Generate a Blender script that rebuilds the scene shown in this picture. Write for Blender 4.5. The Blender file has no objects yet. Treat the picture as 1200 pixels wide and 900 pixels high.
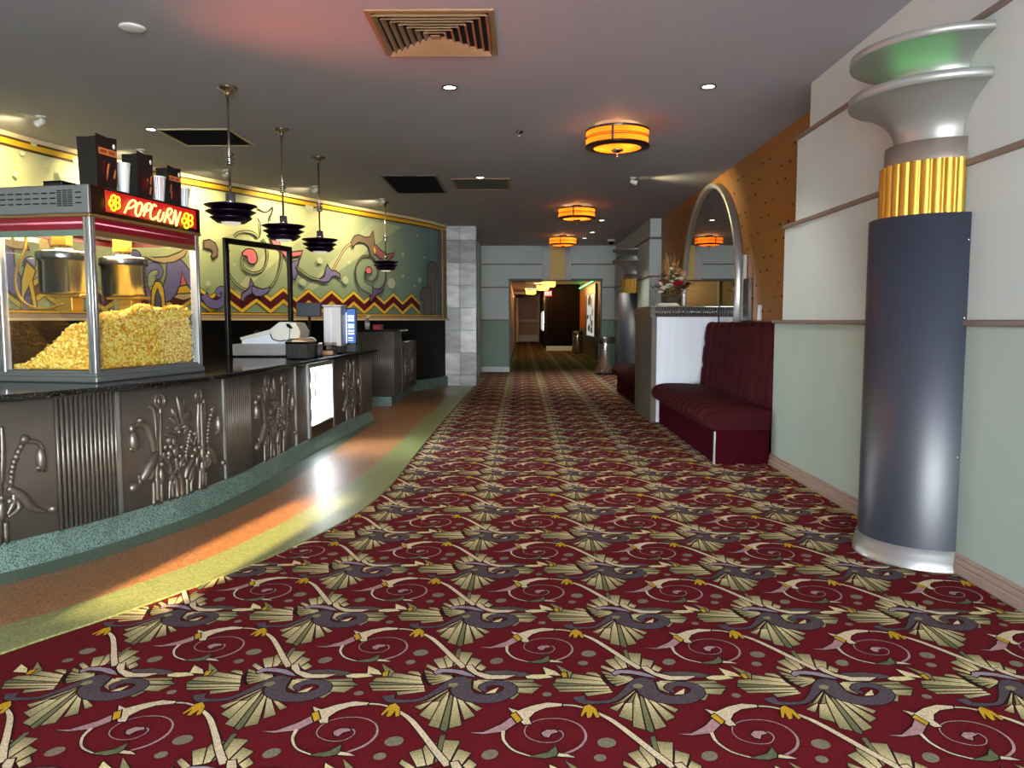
import bpy, bmesh, math, random
from mathutils import Matrix, Vector
random.seed(7)
PI = math.pi
scene = bpy.context.scene
COL = scene.collection

# ------------------------------------------------------------------ camera model (used to place things on real surfaces)
FPX = 910.0; EYE = 1.30; CEIL = 3.13
TH = math.atan(75.0 / FPX); PSI = math.atan(11.0 / FPX * math.cos(TH))
FW = Vector((-math.sin(PSI) * math.cos(TH), math.cos(PSI) * math.cos(TH), -math.sin(TH)))
RT = Vector((math.cos(PSI), math.sin(PSI), 0)); UP = RT.cross(FW)
CAM = Vector((0, 0, EYE))
def ray(x, y): return FW + RT * ((x - 600) / FPX) - UP * ((y - 450) / FPX)
def on_z(x, y, z=0.0):
    d = ray(x, y); return CAM + d * ((z - EYE) / d.z)
def on_y(x, y, Y):
    d = ray(x, y); return CAM + d * (Y / d.y)

# ------------------------------------------------------------------ materials
def lin(c): 
    c = c / 255.0
    return c / 12.92 if c <= 0.04045 else ((c + 0.055) / 1.055) ** 2.4
def S(r, g, b): return (lin(r), lin(g), lin(b), 1.0)
def mat(name, col, rough=0.5, metal=0.0, spec=0.5, noise=None, bump=None, emit=None, estr=0.0, attr=False, coat=0.0, speck=None):
    m = bpy.data.materials.new(name); m.use_nodes = True
    nt = m.node_tree; b = nt.nodes['Principled BSDF']
    b.inputs['Base Color'].default_value = col
    b.inputs['Roughness'].default_value = rough
    b.inputs['Metallic'].default_value = metal
    b.inputs['Specular IOR Level'].default_value = spec
    if coat: b.inputs['Coat Weight'].default_value = coat; b.inputs['Coat Roughness'].default_value = 0.34
    tc = None
    def coord():
        nonlocal tc
        if tc is None: tc = nt.nodes.new('ShaderNodeTexCoord')
        return tc.outputs['Object']
    src = None
    if attr:
        a = nt.nodes.new('ShaderNodeVertexColor'); a.layer_name = 'Col'; src = a.outputs['Color']
    if noise:
        sc, amt = noise[0], noise[1]
        n = nt.nodes.new('ShaderNodeTexNoise'); n.inputs['Scale'].default_value = sc; n.inputs['Detail'].default_value = 5
        if len(noise) > 2:
            mp = nt.nodes.new('ShaderNodeMapping'); mp.inputs['Scale'].default_value = noise[2]
            nt.links.new(coord(), mp.inputs['Vector']); nt.links.new(mp.outputs['Vector'], n.inputs['Vector'])
        else: nt.links.new(coord(), n.inputs['Vector'])
        mr = nt.nodes.new('ShaderNodeMapRange'); mr.inputs['From Min'].default_value = 0.25; mr.inputs['From Max'].default_value = 0.75
        mr.inputs['To Min'].default_value = 1 - amt; mr.inputs['To Max'].default_value = 1 + amt
        nt.links.new(n.outputs['Fac'], mr.inputs['Value'])
        mx = nt.nodes.new('ShaderNodeVectorMath'); mx.operation = 'SCALE'
        if src: nt.links.new(src, mx.inputs[0])
        else: mx.inputs[0].default_value = col[:3]
        nt.links.new(mr.outputs['Result'], mx.inputs['Scale']); src = mx.outputs['Vector']
    if speck:   # terrazzo chips: (scale, chip colour, amount)
        v = nt.nodes.new('ShaderNodeTexVoronoi'); v.inputs['Scale'].default_value = speck[0]
        nt.links.new(coord(), v.inputs['Vector'])
        sp = nt.nodes.new('ShaderNodeSeparateColor'); nt.links.new(v.outputs['Color'], sp.inputs['Color'])
        gt = nt.nodes.new('ShaderNodeMath'); gt.operation = 'GREATER_THAN'; gt.inputs[1].default_value = 1 - speck[2]
        nt.links.new(sp.outputs['Red'], gt.inputs[0])
        mx = nt.nodes.new('ShaderNodeMix'); mx.data_type = 'RGBA'
        nt.links.new(gt.outputs['Value'], mx.inputs['Factor'])
        if src: nt.links.new(src, mx.inputs[6])
        else: mx.inputs[6].default_value = col
        mx.inputs[7].default_value = speck[1]; src = mx.outputs[2]
    if src: nt.links.new(src, b.inputs['Base Color'])
    if bump:
        n = nt.nodes.new('ShaderNodeTexNoise'); n.inputs['Scale'].default_value = bump[0]; n.inputs['Detail'].default_value = 3
        nt.links.new(coord(), n.inputs['Vector'])
        bp = nt.nodes.new('ShaderNodeBump'); bp.inputs['Strength'].default_value = bump[1]; bp.inputs['Distance'].default_value = 0.01
        nt.links.new(n.outputs['Fac'], bp.inputs['Height']); nt.links.new(bp.outputs['Normal'], b.inputs['Normal'])
    if emit:
        b.inputs['Emission Color'].default_value = emit; b.inputs['Emission Strength'].default_value = estr
    return m
def glass_mat(name, tint=(1, 1, 1, 1), gloss=0.10, rough=0.02):
    m = bpy.data.materials.new(name); m.use_nodes = True; nt = m.node_tree
    for n in list(nt.nodes): nt.nodes.remove(n)
    o = nt.nodes.new('ShaderNodeOutputMaterial'); t = nt.nodes.new('ShaderNodeBsdfTransparent'); t.inputs['Color'].default_value = tint
    g = nt.nodes.new('ShaderNodeBsdfGlossy'); g.inputs['Roughness'].default_value = rough
    f = nt.nodes.new('ShaderNodeFresnel'); f.inputs['IOR'].default_value = 1.45
    mm = nt.nodes.new('ShaderNodeMath'); mm.operation = 'MULTIPLY'; mm.inputs[1].default_value = gloss * 10
    nt.links.new(f.outputs['Fac'], mm.inputs[0])
    mx = nt.nodes.new('ShaderNodeMixShader'); nt.links.new(mm.outputs[0], mx.inputs['Fac'])
    nt.links.new(t.outputs[0], mx.inputs[1]); nt.links.new(g.outputs[0], mx.inputs[2]); nt.links.new(mx.outputs[0], o.inputs['Surface'])
    return m

M = {}
def defm(k, *a, **kw): M[k] = mat(k, *a, **kw)
defm('carpet', S(120, 25, 32), 0.95, spec=0.1, noise=(170, 0.42), attr=True, bump=(420, 0.35))
defm('terrazzo_dark', S(70, 84, 64), 0.44, spec=1, coat=0.35, speck=(150, S(108, 118, 92), 0.25), noise=(40, 0.25))
defm('terrazzo_orange', S(164, 108, 58), 0.44, spec=1, coat=0.35, speck=(150, S(106, 66, 38), 0.3), noise=(40, 0.25))
defm('terrazzo_olive', S(112, 122, 66), 0.44, spec=1, coat=0.35, speck=(150, S(150, 152, 96), 0.28), noise=(40, 0.25))
defm('terrazzo_teal', S(112, 136, 126), 0.45, speck=(210, S(54, 74, 68), 0.34), noise=(6, 0.3))
defm('ceiling', S(166, 166, 174), 0.75, spec=0.25, noise=(1.2, 0.04))
defm('wall_pale', S(190, 202, 199), 0.5, noise=(1.5, 0.05), bump=(9, 0.05))
defm('wall_sage', S(168, 184, 174), 0.5, noise=(1.5, 0.06), bump=(9, 0.05))
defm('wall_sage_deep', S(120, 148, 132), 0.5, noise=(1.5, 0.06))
defm('wall_white', S(228, 230, 232), 0.5)
defm('rail', S(122, 106, 96), 0.45)
defm('taupe', S(160, 138, 126), 0.5, noise=(6, 0.12, (1, 1, 8)))
defm('orange_cloth', S(152, 98, 36), 0.5, metal=0.25, noise=(14, 0.1, (1, 6, 1)), bump=(60, 0.1))
defm('orange_pin', S(60, 34, 12), 0.6)
defm('gold_panel', S(232, 196, 110), 0.5)
defm('mural', S(200, 200, 150), 0.55, noise=(3, 0.05), attr=True)
defm('black_wall', S(8, 9, 11), 0.5, spec=.2)
defm('marble', S(190, 192, 190), 0.22, noise=(3.2, 0.32, (1, 1, 2.6)), attr=True)
defm('grout', S(95, 97, 97), 0.7)
defm('navy', S(44, 49, 62), 0.42, metal=0.1, spec=0.9, noise=(3, 0.06))
defm('gold', S(188, 146, 58), 0.42, metal=0.75)
defm('silver_paint', S(150, 150, 145), 0.42, metal=0.5)
defm('collar', S(134, 122, 112), 0.42, metal=0.5)
defm('alu', S(186, 186, 186), 0.38, metal=0.85)
defm('alu_brushed', S(205, 208, 214), 0.36, metal=0.7, noise=(40, 0.08, (1, 1, 0.02)))
defm('steel', S(200, 200, 202), 0.18, metal=1.0)
defm('steel_dark', S(120, 120, 122), 0.25, metal=1.0)
defm('door_steel', S(170, 165, 158), 0.5, metal=.6)
defm('chrome', S(225, 222, 216), 0.08, metal=1.0)
defm('grey_metal', S(128, 132, 134), 0.42, metal=0.55)
defm('pewter', S(118, 110, 101), 0.38, metal=0.7, noise=(20, 0.12))
defm('pewter_flat', S(95, 86, 78), 0.5, metal=0.3, noise=(7, 0.1))
defm('granite', S(20, 19, 19), 0.09, spec=0.6, speck=(180, S(72, 66, 58), 0.12))
defm('velvet', S(56, 9, 17), 0.7, spec=0.11, noise=(30, 0.12))
M['velvet'].node_tree.nodes['Principled BSDF'].inputs['Sheen Weight'].default_value = 0.0
defm('velvet_dark', S(58, 11, 22), 0.9, spec=0.02)
defm('dark_taupe', S(92, 84, 72), 0.5)
defm('white_panel', S(236, 242, 252), 0.4, noise=(2.5, 0.05, (5, 5, 0.2)))
defm('black', S(12, 12, 13), 0.4)
defm('black_gloss', S(10, 9, 12), 0.16)
defm('pendant', S(46, 30, 58), 0.3, metal=0.85)
defm('brass_dark', S(160, 148, 130), 0.25, metal=0.95)
defm('bronze', S(70, 52, 42), 0.35, metal=0.9)
defm('vent_tan', S(150, 118, 84), 0.5)
defm('vent_edge', S(190, 176, 146), 0.5)
defm('vent_dark', S(52, 48, 42), 0.7)
defm('void', S(6, 6, 6), 0.9)
defm('white_plastic', S(222, 220, 212), 0.4)
defm('grey_plastic', S(150, 150, 152), 0.45)
defm('paper', S(232, 222, 204), 0.7)
defm('paper_tan', S(226, 190, 150), 0.7)
defm('red', S(150, 18, 28), 0.4)
defm('red_stripe', S(122, 14, 34), 0.3)
defm('pink_line', S(244, 150, 170), 0.3)
defm('green_trim', S(96, 118, 106), 0.4)
defm('wood_metal', S(150, 120, 78), 0.35, metal=0.6)
defm('bin_bronze', S(176, 128, 78), 0.5, metal=.2)
defm('dark_brown', S(18, 8, 7), 0.7, spec=.1)
defm('hall_wall', S(150, 90, 44), 0.55)
defm('hall_door', S(150, 112, 92), 0.45)
defm('popcorn', S(246, 214, 110), 0.7, attr=True)
defm('popcorn_base', S(228, 178, 70), 0.85, noise=(60, 0.35))
defm('leaf', S(70, 90, 52), 0.6); defm('flower_white', S(244, 238, 220), 0.6); defm('flower_red', S(176, 16, 40), 0.6)
defm('flower_peach', S(226, 158, 112), 0.6); defm('flower_maroon', S(92, 18, 30), 0.6); defm('twig', S(150, 128, 76), 0.7)
defm('basket', S(70, 60, 44), 0.6, noise=(60, 0.3))
defm('mirror', S(238, 238, 236), 0.01, metal=1.0)
defm('bag_black', S(20, 17, 20), 0.35); defm('bag_red', S(96, 16, 18), 0.4); defm('bag_orange', S(214, 120, 60), 0.5)
defm('cup_white', S(228, 228, 226), 0.5)
defm('bottle_pale', S(236, 242, 244), 0.25); defm('bottle_label', S(190, 210, 210), 0.4); defm('bottle_grey', S(130, 134, 138), 0.4)
def glow(k, col, s, base=(0.02, 0.02, 0.02, 1)): M[k] = mat(k, base, 0.5, emit=col, estr=s)
glow('amber_hot', (1.0, 0.62, 0.16, 1), 4.2)
glow('strip_light', (0.9, 0.97, 1.0, 1), 5.0); glow('hall_lamp', (1.0, 0.62, 0.10, 1), 3.0)
glow('bulb', (1.0, 0.93, 0.78, 1), 9); glow('bulb_warm', (1.0, 0.8, 0.45, 1), 14)
glow('neon_yellow', (1.0, 0.72, 0.01, 1), 2.2); glow('neon_white', (1.0, 0.72, 0.16, 1), 2.6)
glow('sign_red', (1.0, 0.01, 0.014, 1), 0.42, S(90, 10, 12)); glow('green_tube', (0.05, 1.0, 0.2, 1), 9.0); glow('exit_red', (1.0, 0.05, 0.07, 1), 1.2)
glow('fridge_light', (0.9, 0.97, 1.0, 1), 60.0); glow('screen_blue', (0.03, 0.16, 0.62, 1), 0.8); glow('screen_white', (0.9, 0.95, 1.0, 1), 1.4)
glow('screen_red', (0.8, 0.1, 0.12, 1), 0.8)
glow('green_neon', (0.05, 1.0, 0.12, 1), 3.4); glow('poster_light', (0.85, 0.92, 0.85, 1), 0.45); glow('panel_light', (1, 0.9, 0.8, 1), 1.3)
glow('day_pane', (0.86, 0.93, 1.0, 1), 3.0)
glow('pendant_lens', (1.0, 0.95, 0.8, 1), 0.55)
def amber_mat():
    m = bpy.data.materials.new('amber'); m.use_nodes = True; nt = m.node_tree
    for n in list(nt.nodes): nt.nodes.remove(n)
    o = nt.nodes.new('ShaderNodeOutputMaterial'); t = nt.nodes.new('ShaderNodeBsdfTranslucent'); t.inputs['Color'].default_value = (1.0, .25, .02, 1)
    e = nt.nodes.new('ShaderNodeEmission'); e.inputs['Color'].default_value = (1.0, .21, .015, 1); e.inputs['Strength'].default_value = .55
    a = nt.nodes.new('ShaderNodeAddShader'); nt.links.new(t.outputs[0], a.inputs[0]); nt.links.new(e.outputs[0], a.inputs[1]); nt.links.new(a.outputs[0], o.inputs['Surface'])
    return m
M['amber'] = amber_mat()
M['glass'] = glass_mat('glass', (0.985, 0.99, 0.985, 1), 0.018)
M['acrylic'] = glass_mat('acrylic', (0.86, 0.78, 0.72, 1), 0.12, 0.08)

# ------------------------------------------------------------------ mesh builder
WM = {}            # world matrix of each parent
class MB:
    def __init__(s): s.v = []; s.f = []; s.m = []; s.s = []; s.c = []; s.hascol = False
    def add(s, vs, fs, mi=0, smooth=False, T=None, col=None):
        o = len(s.v)
        for p in vs:
            p = Vector(p)
            if T is not None: p = T @ p
            s.v.append(p)
        for k, f in enumerate(fs):
            s.f.append([o + i for i in f]); s.m.append(mi); s.s.append(smooth)
            if col is not None:
                s.hascol = True
                s.c.append([col] * len(f) if not isinstance(col[0], (tuple, list)) else [col[i] for i in f])
            else: s.c.append([(1, 1, 1, 1)] * len(f))
    def box(s, x0, x1, y0, y1, z0, z1, mi=0, T=None):
        v = [(x0, y0, z0), (x1, y0, z0), (x1, y1, z0), (x0, y1, z0), (x0, y0, z1), (x1, y0, z1), (x1, y1, z1), (x0, y1, z1)]
        s.add(v, [(0, 3, 2, 1), (4, 5, 6, 7), (0, 1, 5, 4), (1, 2, 6, 5), (2, 3, 7, 6), (3, 0, 4, 7)], mi, False, T)
    def cbox(s, x0, x1, y0, y1, z0, z1, c=0.01, mi=0, T=None, col=None):     # box with chamfered edges
        c = min(c, (x1 - x0) * .45, (y1 - y0) * .45, (z1 - z0) * .45)
        v = []
        for x, sx in ((x0, 1), (x1, -1)):
            for y, sy in ((y0, 1), (y1, -1)):
                for z, sz in ((z0, 1), (z1, -1)):
                    v += [(x, y + sy * c, z + sz * c), (x + sx * c, y, z + sz * c), (x + sx * c, y + sy * c, z)]
        bm = bmesh.new()
        for p in v: bm.verts.new(p)
        bmesh.ops.convex_hull(bm, input=bm.verts)
        bmesh.ops.dissolve_limit(bm, angle_limit=0.01, verts=bm.verts, edges=bm.edges)
        bm.verts.index_update()
        s.add([q.co[:] for q in bm.verts], [[q.index for q in f.verts] for f in bm.faces], mi, False, T, col); bm.free()
    def lathe(s, prof, c=(0, 0, 0), n=32, a0=0.0, a1=2 * PI, mi=0, T=None, smooth=True, rfun=None):
        full = abs(a1 - a0 - 2 * PI) < 1e-6; k = n if full else n + 1
        vs = []
        for i in range(k):
            a = a0 + (a1 - a0) * i / n
            for (r, z) in prof:
                if rfun: r = r * rfun(a)
                vs.append((c[0] + r * math.cos(a), c[1] + r * math.sin(a), c[2] + z))
        L = len(prof); fs = []
        for i in range(n):
            j = (i + 1) % k
            for q in range(L - 1):
                fs.append((i * L + q, j * L + q, j * L + q + 1, i * L + q + 1))
        s.add(vs, fs, mi, smooth, T)
    def cyl(s, p0, p1, r0, r1=None, n=16, mi=0, T=None, smooth=True):
        if r1 is None: r1 = r0
        s.tube([p0, p1], [r0, r1], n, mi, T, smooth)
    def tube(s, pts, rad, n=8, mi=0, T=None, smooth=True, flat=1.0, closed=False):
        pts = [Vector(p) for p in pts]
        if not isinstance(rad, (list, tuple)): rad = [rad] * len(pts)
        vs = []; fs = []; prev = None; N = len(pts)
        for i, p in enumerate(pts):
            if closed: t = pts[(i + 1) % N] - pts[i - 1]
            else: t = pts[min(i + 1, N - 1)] - pts[max(i - 1, 0)]
            if t.length < 1e-9: t = Vector((0, 0, 1))
            t.normalize()
            if prev is None:
                a = Vector((0, 0, 1)) if abs(t.z) < 0.9 else Vector((1, 0, 0))
                u = t.cross(a).normalized()
            else:
                u = (prev - t * prev.dot(t)).normalized()
            prev = u; w = t.cross(u)
            for k in range(n):
                a = 2 * PI * k / n
                vs.append(p + u * (rad[i] * math.cos(a)) + w * (rad[i] * math.sin(a) * flat))
        for i in range(N if closed else N - 1):
            j = (i + 1) % N
            for k in range(n):
                fs.append((i * n + k, i * n + (k + 1) % n, j * n + (k + 1) % n, j * n + k))
        s.add(vs, fs, mi, smooth, T)
        if not closed:
            o = len(s.v) - len(vs)
            for base, rev in ((0, True), ((N - 1) * n, False)):
                f = [o + base + k for k in range(n)]
                if rev: f.reverse()
                s.f.append(f); s.m.append(mi); s.s.append(False); s.c.append([(1, 1, 1, 1)] * n)
    def ball(s, c, rx, ry=None, rz=None, nu=12, nv=8, mi=0, T=None):
        ry = rx if ry is None else ry; rz = rx if rz is None else rz
        vs = [(c[0], c[1], c[2] - rz)]
        for j in range(1, nv):
            b = -PI / 2 + PI * j / nv
            for i in range(nu):
                a = 2 * PI * i / nu
                vs.append((c[0] + rx * math.cos(b) * math.cos(a), c[1] + ry * math.cos(b) * math.sin(a), c[2] + rz * math.sin(b)))
        vs.append((c[0], c[1], c[2] + rz)); fs = []
        for i in range(nu):
            fs.append((0, 1 + (i + 1) % nu, 1 + i))
            for j in range(nv - 2):
                a = 1 + j * nu; fs.append((a + i, a + (i + 1) % nu, a + nu + (i + 1) % nu, a + nu + i))
            a = 1 + (nv - 2) * nu; fs.append((a + i, a + (i + 1) % nu, len(vs) - 1))
        s.add(vs, fs, mi, True, T)
    def prism(s, poly, h0, h1, mi=0, T=None, smooth=False):        # polygon in xy extruded along z
        n = len(poly)
        v = [(p[0], p[1], h0) for p in poly] + [(p[0], p[1], h1) for p in poly]
        s.add(v, [list(range(n))[::-1], list(range(n, 2 * n))], mi, False, T)
        s.add(v, [(i, (i + 1) % n, n + (i + 1) % n, n + i) for i in range(n)], mi, smooth, T)
    def grid(s, fn, nu, nv, mi=0, T=None, smooth=True, col=None):
        vs = [fn(i / nu, j / nv) for i in range(nu + 1) for j in range(nv + 1)]
        fs = [(i * (nv + 1) + j, (i + 1) * (nv + 1) + j, (i + 1) * (nv + 1) + j + 1, i * (nv + 1) + j + 1) for i in range(nu) for j in range(nv)]
        cc = [col(i / nu, j / nv) for i in range(nu + 1) for j in range(nv + 1)] if col else None
        s.add(vs, fs, mi, smooth, T, cc)
    def build(s, name, mats, parent=None, world=True, bevel=0.0, fix=True):
        if not isinstance(mats, (list, tuple)): mats = [mats]
        me = bpy.data.meshes.new(name)
        vs = s.v
        if parent is not None and world:
            inv = WM[parent.name].inverted(); vs = [inv @ p for p in vs]
        me.from_pydata([tuple(p) for p in vs], [], s.f)
        for m in mats: me.materials.append(M[m] if isinstance(m, str) else m)
        me.polygons.foreach_set('material_index', s.m); me.polygons.foreach_set('use_smooth', s.s)
        if s.hascol:
            ca = me.color_attributes.new('Col', 'FLOAT_COLOR', 'CORNER')
            flat = [x for f in s.c for c in f for x in c]; ca.data.foreach_set('color', flat)
        me.update()
        if fix:
            bm = bmesh.new(); bm.from_mesh(me); bmesh.ops.recalc_face_normals(bm, faces=bm.faces); bm.to_mesh(me); bm.free()
        o = bpy.data.objects.new(name, me); COL.objects.link(o)
        if parent is not None: o.parent = parent; WM[o.name] = WM[parent.name]
        else: WM[o.name] = Matrix.Identity(4)
        if bevel:
            b = o.modifiers.new('edge', 'BEVEL'); b.width = bevel; b.segments = 2; b.limit_method = 'ANGLE'
        return o

def thing(name, label, cat, loc=(0, 0, 0), rz=0.0, group=None):
    o = bpy.data.objects.new(name, None); COL.objects.link(o); o.empty_display_size = 0.05
    o.location = loc; o.rotation_euler = (0, 0, rz)
    WM[o.name] = Matrix.Translation(Vector(loc)) @ Matrix.Rotation(rz, 4, 'Z')
    o['label'] = label; o['category'] = cat; o['kind'] = 'thing'
    if group: o['group'] = group
    return o
def tag(o, label, cat, group=None, kind='thing'):
    o['label'] = label; o['category'] = cat; o['kind'] = kind
    if group: o['group'] = group
    return o
def struct(mb, name, mats, **kw):
    o = mb.build(name, mats, **kw); o['kind'] = 'structure'; return o
def kids(o): return [c for c in list(COL.objects) if c.parent == o]
def copy_thing(src, loc, rz=None, label=None, group=None):
    r = src.copy(); COL.objects.link(r); r.location = loc
    if rz is not None: r.rotation_euler = (0, 0, rz)
    if label: r['label'] = label
    if group: r['group'] = group
    for ch in kids(src):
        c = ch.copy(); COL.objects.link(c); c.parent = r
        for g in kids(ch):
            d = g.copy(); COL.objects.link(d); d.parent = c
    return r

def spline(pts, n=8, closed=False):       # Catmull-Rom through 2-D or 3-D points
    P = [Vector(p) for p in pts]; N = len(P); out = []
    for i in range(N if closed else N - 1):
        if closed: a, b, c, d = P[i - 1], P[i], P[(i + 1) % N], P[(i + 2) % N]
        else: a, b, c, d = P[max(i - 1, 0)], P[i], P[i + 1], P[min(i + 2, N - 1)]
        for k in range(n):
            t = k / n
            out.append(0.5 * ((2 * b) + (c - a) * t + (2 * a - 5 * b + 4 * c - d) * t * t + (3 * b - a - 3 * c + d) * t ** 3))
    if not closed: out.append(P[-1])
    return out
def ribbon(pts, w, n=6):                    # variable-width stroke -> outline polygon strip (left, right)
    ws = w if isinstance(w, (list, tuple)) else [w] * len(pts)
    P = spline([(p[0], p[1], ws[i]) for i, p in enumerate(pts)], n)
    L = []; R = []
    for i, p in enumerate(P):
        t = P[min(i + 1, len(P) - 1)] - P[max(i - 1, 0)]; t.z = 0
        if t.length < 1e-9: t = Vector((1, 0, 0))
        t.normalize(); h = max(p.z, 0.001) / 2
        L.append((p.x - t.y * h, p.y + t.x * h)); R.append((p.x + t.y * h, p.y - t.x * h))
    return L, R
def grow(poly, d):
    n = len(poly); A = sum(poly[i][0] * poly[(i + 1) % n][1] - poly[(i + 1) % n][0] * poly[i][1] for i in range(n))
    sg = 1 if A > 0 else -1; out = []
    for i in range(n):
        a, b, c = Vector(poly[i - 1][:2]), Vector(poly[i][:2]), Vector(poly[(i + 1) % n][:2])
        e1 = b - a; e2 = c - b
        if e1.length < 1e-9 or e2.length < 1e-9: out.append((b.x, b.y)); continue
        e1.normalize(); e2.normalize()
        n1 = Vector((e1.y, -e1.x)) * sg; n2 = Vector((e2.y, -e2.x)) * sg; m = n1 + n2
        if m.length < 0.3: m = n1
        else: m = m * (1.0 / max(0.4, m.dot(n1)))
        out.append((b.x + m.x * d, b.y + m.y * d))
    return out

class Curve:                                # a plan curve; u runs along it, n points to its right
    def __init__(s, pts, n=6, smooth=True):
        s.p = spline(pts, n) if smooth else [Vector(p) for p in pts]; s.u = [0.0]
        for i in range(1, len(s.p)): s.u.append(s.u[-1] + (s.p[i] - s.p[i - 1]).length)
        s.L = s.u[-1]
        s.nrm = []
        for i in range(len(s.p)):
            t = s.p[min(i + 1, len(s.p) - 1)] - s.p[max(i - 1, 0)]; t.normalize(); s.nrm.append(Vector((t.y, -t.x)))
    def at(s, u, n=0.0, z=0.0):
        u = min(max(u, 0.0), s.L)
        lo, hi = 0, len(s.u) - 1
        while hi - lo > 1:
            m = (lo + hi) // 2
            if s.u[m] <= u: lo = m
            else: hi = m
        t = (u - s.u[lo]) / (s.u[hi] - s.u[lo])
        p = s.p[lo].lerp(s.p[hi], t); q = s.nrm[lo].lerp(s.nrm[hi], t).normalized()
        return Vector((p.x + q.x * n, p.y + q.y * n, z))
    def hit(s, x, y):                       # (u, z) where the sight line through a pixel meets the curve's upright surface
        d = ray(x, y); best = None
        for i in range(len(s.p) - 1):
            a, b = s.p[i], s.p[i + 1]; e = b - a
            det = d.x * (-e.y) + e.x * d.y
            if abs(det) < 1e-12: continue
            t = (a.x * (-e.y) + e.x * a.y) / det; k = (d.x * a.y - d.y * a.x) / det
            if t > 0 and -1e-6 <= k <= 1 + 1e-6 and (best is None or t < best[0]):
                best = (t, s.u[i] + k * e.length)
        if best is None: return None
        return best[1], EYE + d.z * best[0]

# ================================================================== FLOOR: patterned carpet
fl = MB()
RED = S(96, 18, 26); DKL = S(34, 20, 16); CREAM = S(214, 194, 146); OLV = S(136, 126, 88); GRN = S(96, 98, 70)
MAUVE = S(82, 70, 76); LIL = S(150, 134, 146); STEM = S(208, 186, 154); YEL = S(190, 148, 36); PINK = S(168, 128, 130); GRYB = S(88, 76, 74); DOTC = S(120, 112, 92)
fl.add([(-7, -3.4, 0), (2.6, -3.4, 0), (2.6, 46.5, 0), (-7, 46.5, 0)], [(0, 1, 2, 3)], 0, False, None, RED)
TX, TY = 0.657, 0.641
TC = on_z(747.25, 804.9)
def cA(x, y): p = on_z(640 + x / 5.4545, 755 + y / 5.4545); return (p.x - TC.x, p.y - TC.y)
def cB(x, y): p = on_z(620 + x / 4.2857, 690 + y / 4.2857); return (p.x - TC.x, p.y - TC.y)
tile = []                                    # (polygon, colours, level)
def poly(pts, col, lev, f=cA, out=0.005, col2=None, ni=0):
    P = [f(*p) for p in pts]
    if out: tile.append((grow(P, out), DKL, lev - 1))
    tile.append((P, col if col2 is None else [col] * ni + [col2] * (len(P) - ni), lev))
def stroke(pts, w, col, lev, f=cA, out=0.004, n=5):
    P = [f(*p) for p in pts]; ws = w if isinstance(w, list) else [w] * len(P)
    if out:
        L, R = ribbon(P, [a + 2 * out for a in ws], n); tile.append(((L, R), DKL, lev - 1))
    L, R = ribbon(P, ws, n); tile.append(((L, R), col, lev))
def wedge(pts, lev, c1=CREAM, c2=OLV, ni=2):  # first ni points lie at the hub
    P = [f2 for f2 in (cA(*p) for p in pts)]
    tile.append((grow(P, 0.002), DKL, lev - 1)); tile.append((grow(P, -0.0018), [c1] * ni + [c2] * (len(P) - ni), lev))
wedge([(440, 165), (430, 185), (345, 150), (352, 132)], 2)
wedge([(490, 158), (445, 165), (370, 105), (430, 90)], 2)
wedge([(520, 150), (492, 160), (432, 90), (440, 65), (495, 68)], 2)
wedge([(545, 135), (525, 150), (490, 38), (520, 34)], 2, OLV, GRN)
wedge([(600, 145), (547, 135), (522, 55), (608, 60)], 2)
wedge([(665, 160), (605, 140), (612, 90), (690, 108)], 2)
wedge([(720, 180), (670, 160), (690, 130), (745, 155)], 2)
poly([(350, 165), (430, 190), (560, 205), (590, 225), (530, 250), (440, 278), (400, 255), (360, 235)], DKL, 2, out=0)
for a, b in (((345, 170), (362, 192)), ((368, 197), (380, 214)), ((384, 219), (395, 235)), ((400, 240), (424, 258)), ((430, 262), (452, 274)), ((450, 195), (470, 200)), ((480, 200), (500, 204)), ((512, 205), (535, 208))):
    wedge([(572, 226), (566, 232), b, a], 4, CREAM, OLV)
wedge([(350, 205), (345, 210), (245, 190), (265, 178), (320, 182)], 2)
wedge([(350, 215), (370, 240), (150, 215), (165, 190)], 2)
wedge([(370, 240), (390, 262), (50, 245), (65, 222), (150, 218)], 2)
wedge([(390, 262), (400, 268), (35, 268), (48, 248)], 2, OLV, GRN)
wedge([(400, 270), (410, 285), (70, 290), (45, 271)], 2)
wedge([(410, 287), (420, 300), (85, 308), (70, 293)], 2)
wedge([(420, 300), (430, 310), (260, 336), (240, 312)], 2)
wedge([(720, 245), (720, 235), (930, 238), (1080, 233), (1100, 250), (930, 255)], 2)
wedge([(900, 282), (890, 256), (1100, 253), (1168, 278), (940, 285)], 2, CREAM, GRN)
wedge([(930, 312), (930, 287), (1150, 284), (1120, 325), (985, 318)], 2)
wedge([(930, 350), (930, 322), (1042, 322), (1020, 362), (985, 357)], 2)
wedge([(700, 240), (790, 250), (790, 318), (720, 292)], 2)
wedge([(495, 385), (500, 370), (400, 410), (455, 432)], 2)
wedge([(555, 372), (505, 378), (460, 464), (552, 496)], 2)
wedge([(572, 302), (562, 300), (465, 372), (410, 386), (500, 372)], 4, CREAM, OLV)
wedge([(580, 304), (574, 304), (515, 378), (552, 374)], 4, OLV, OLV)
wedge([(598, 362), (578, 312), (555, 372), (553, 532), (637, 552)], 4)
wedge([(622, 345), (600, 330), (600, 368), (642, 556), (686, 574), (692, 552)], 4, OLV, GRN)
wedge([(650, 355), (625, 342), (697, 552), (772, 530)], 4)
wedge([(700, 372), (652, 355), (768, 497), (828, 470)], 4)
wedge([(745, 378), (702, 370), (820, 441), (851, 420)], 2)
poly([(740, 182), (880, 176), (1000, 190), (1060, 205), (1000, 217), (880, 216), (760, 198)], GRYB, 4)
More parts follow.
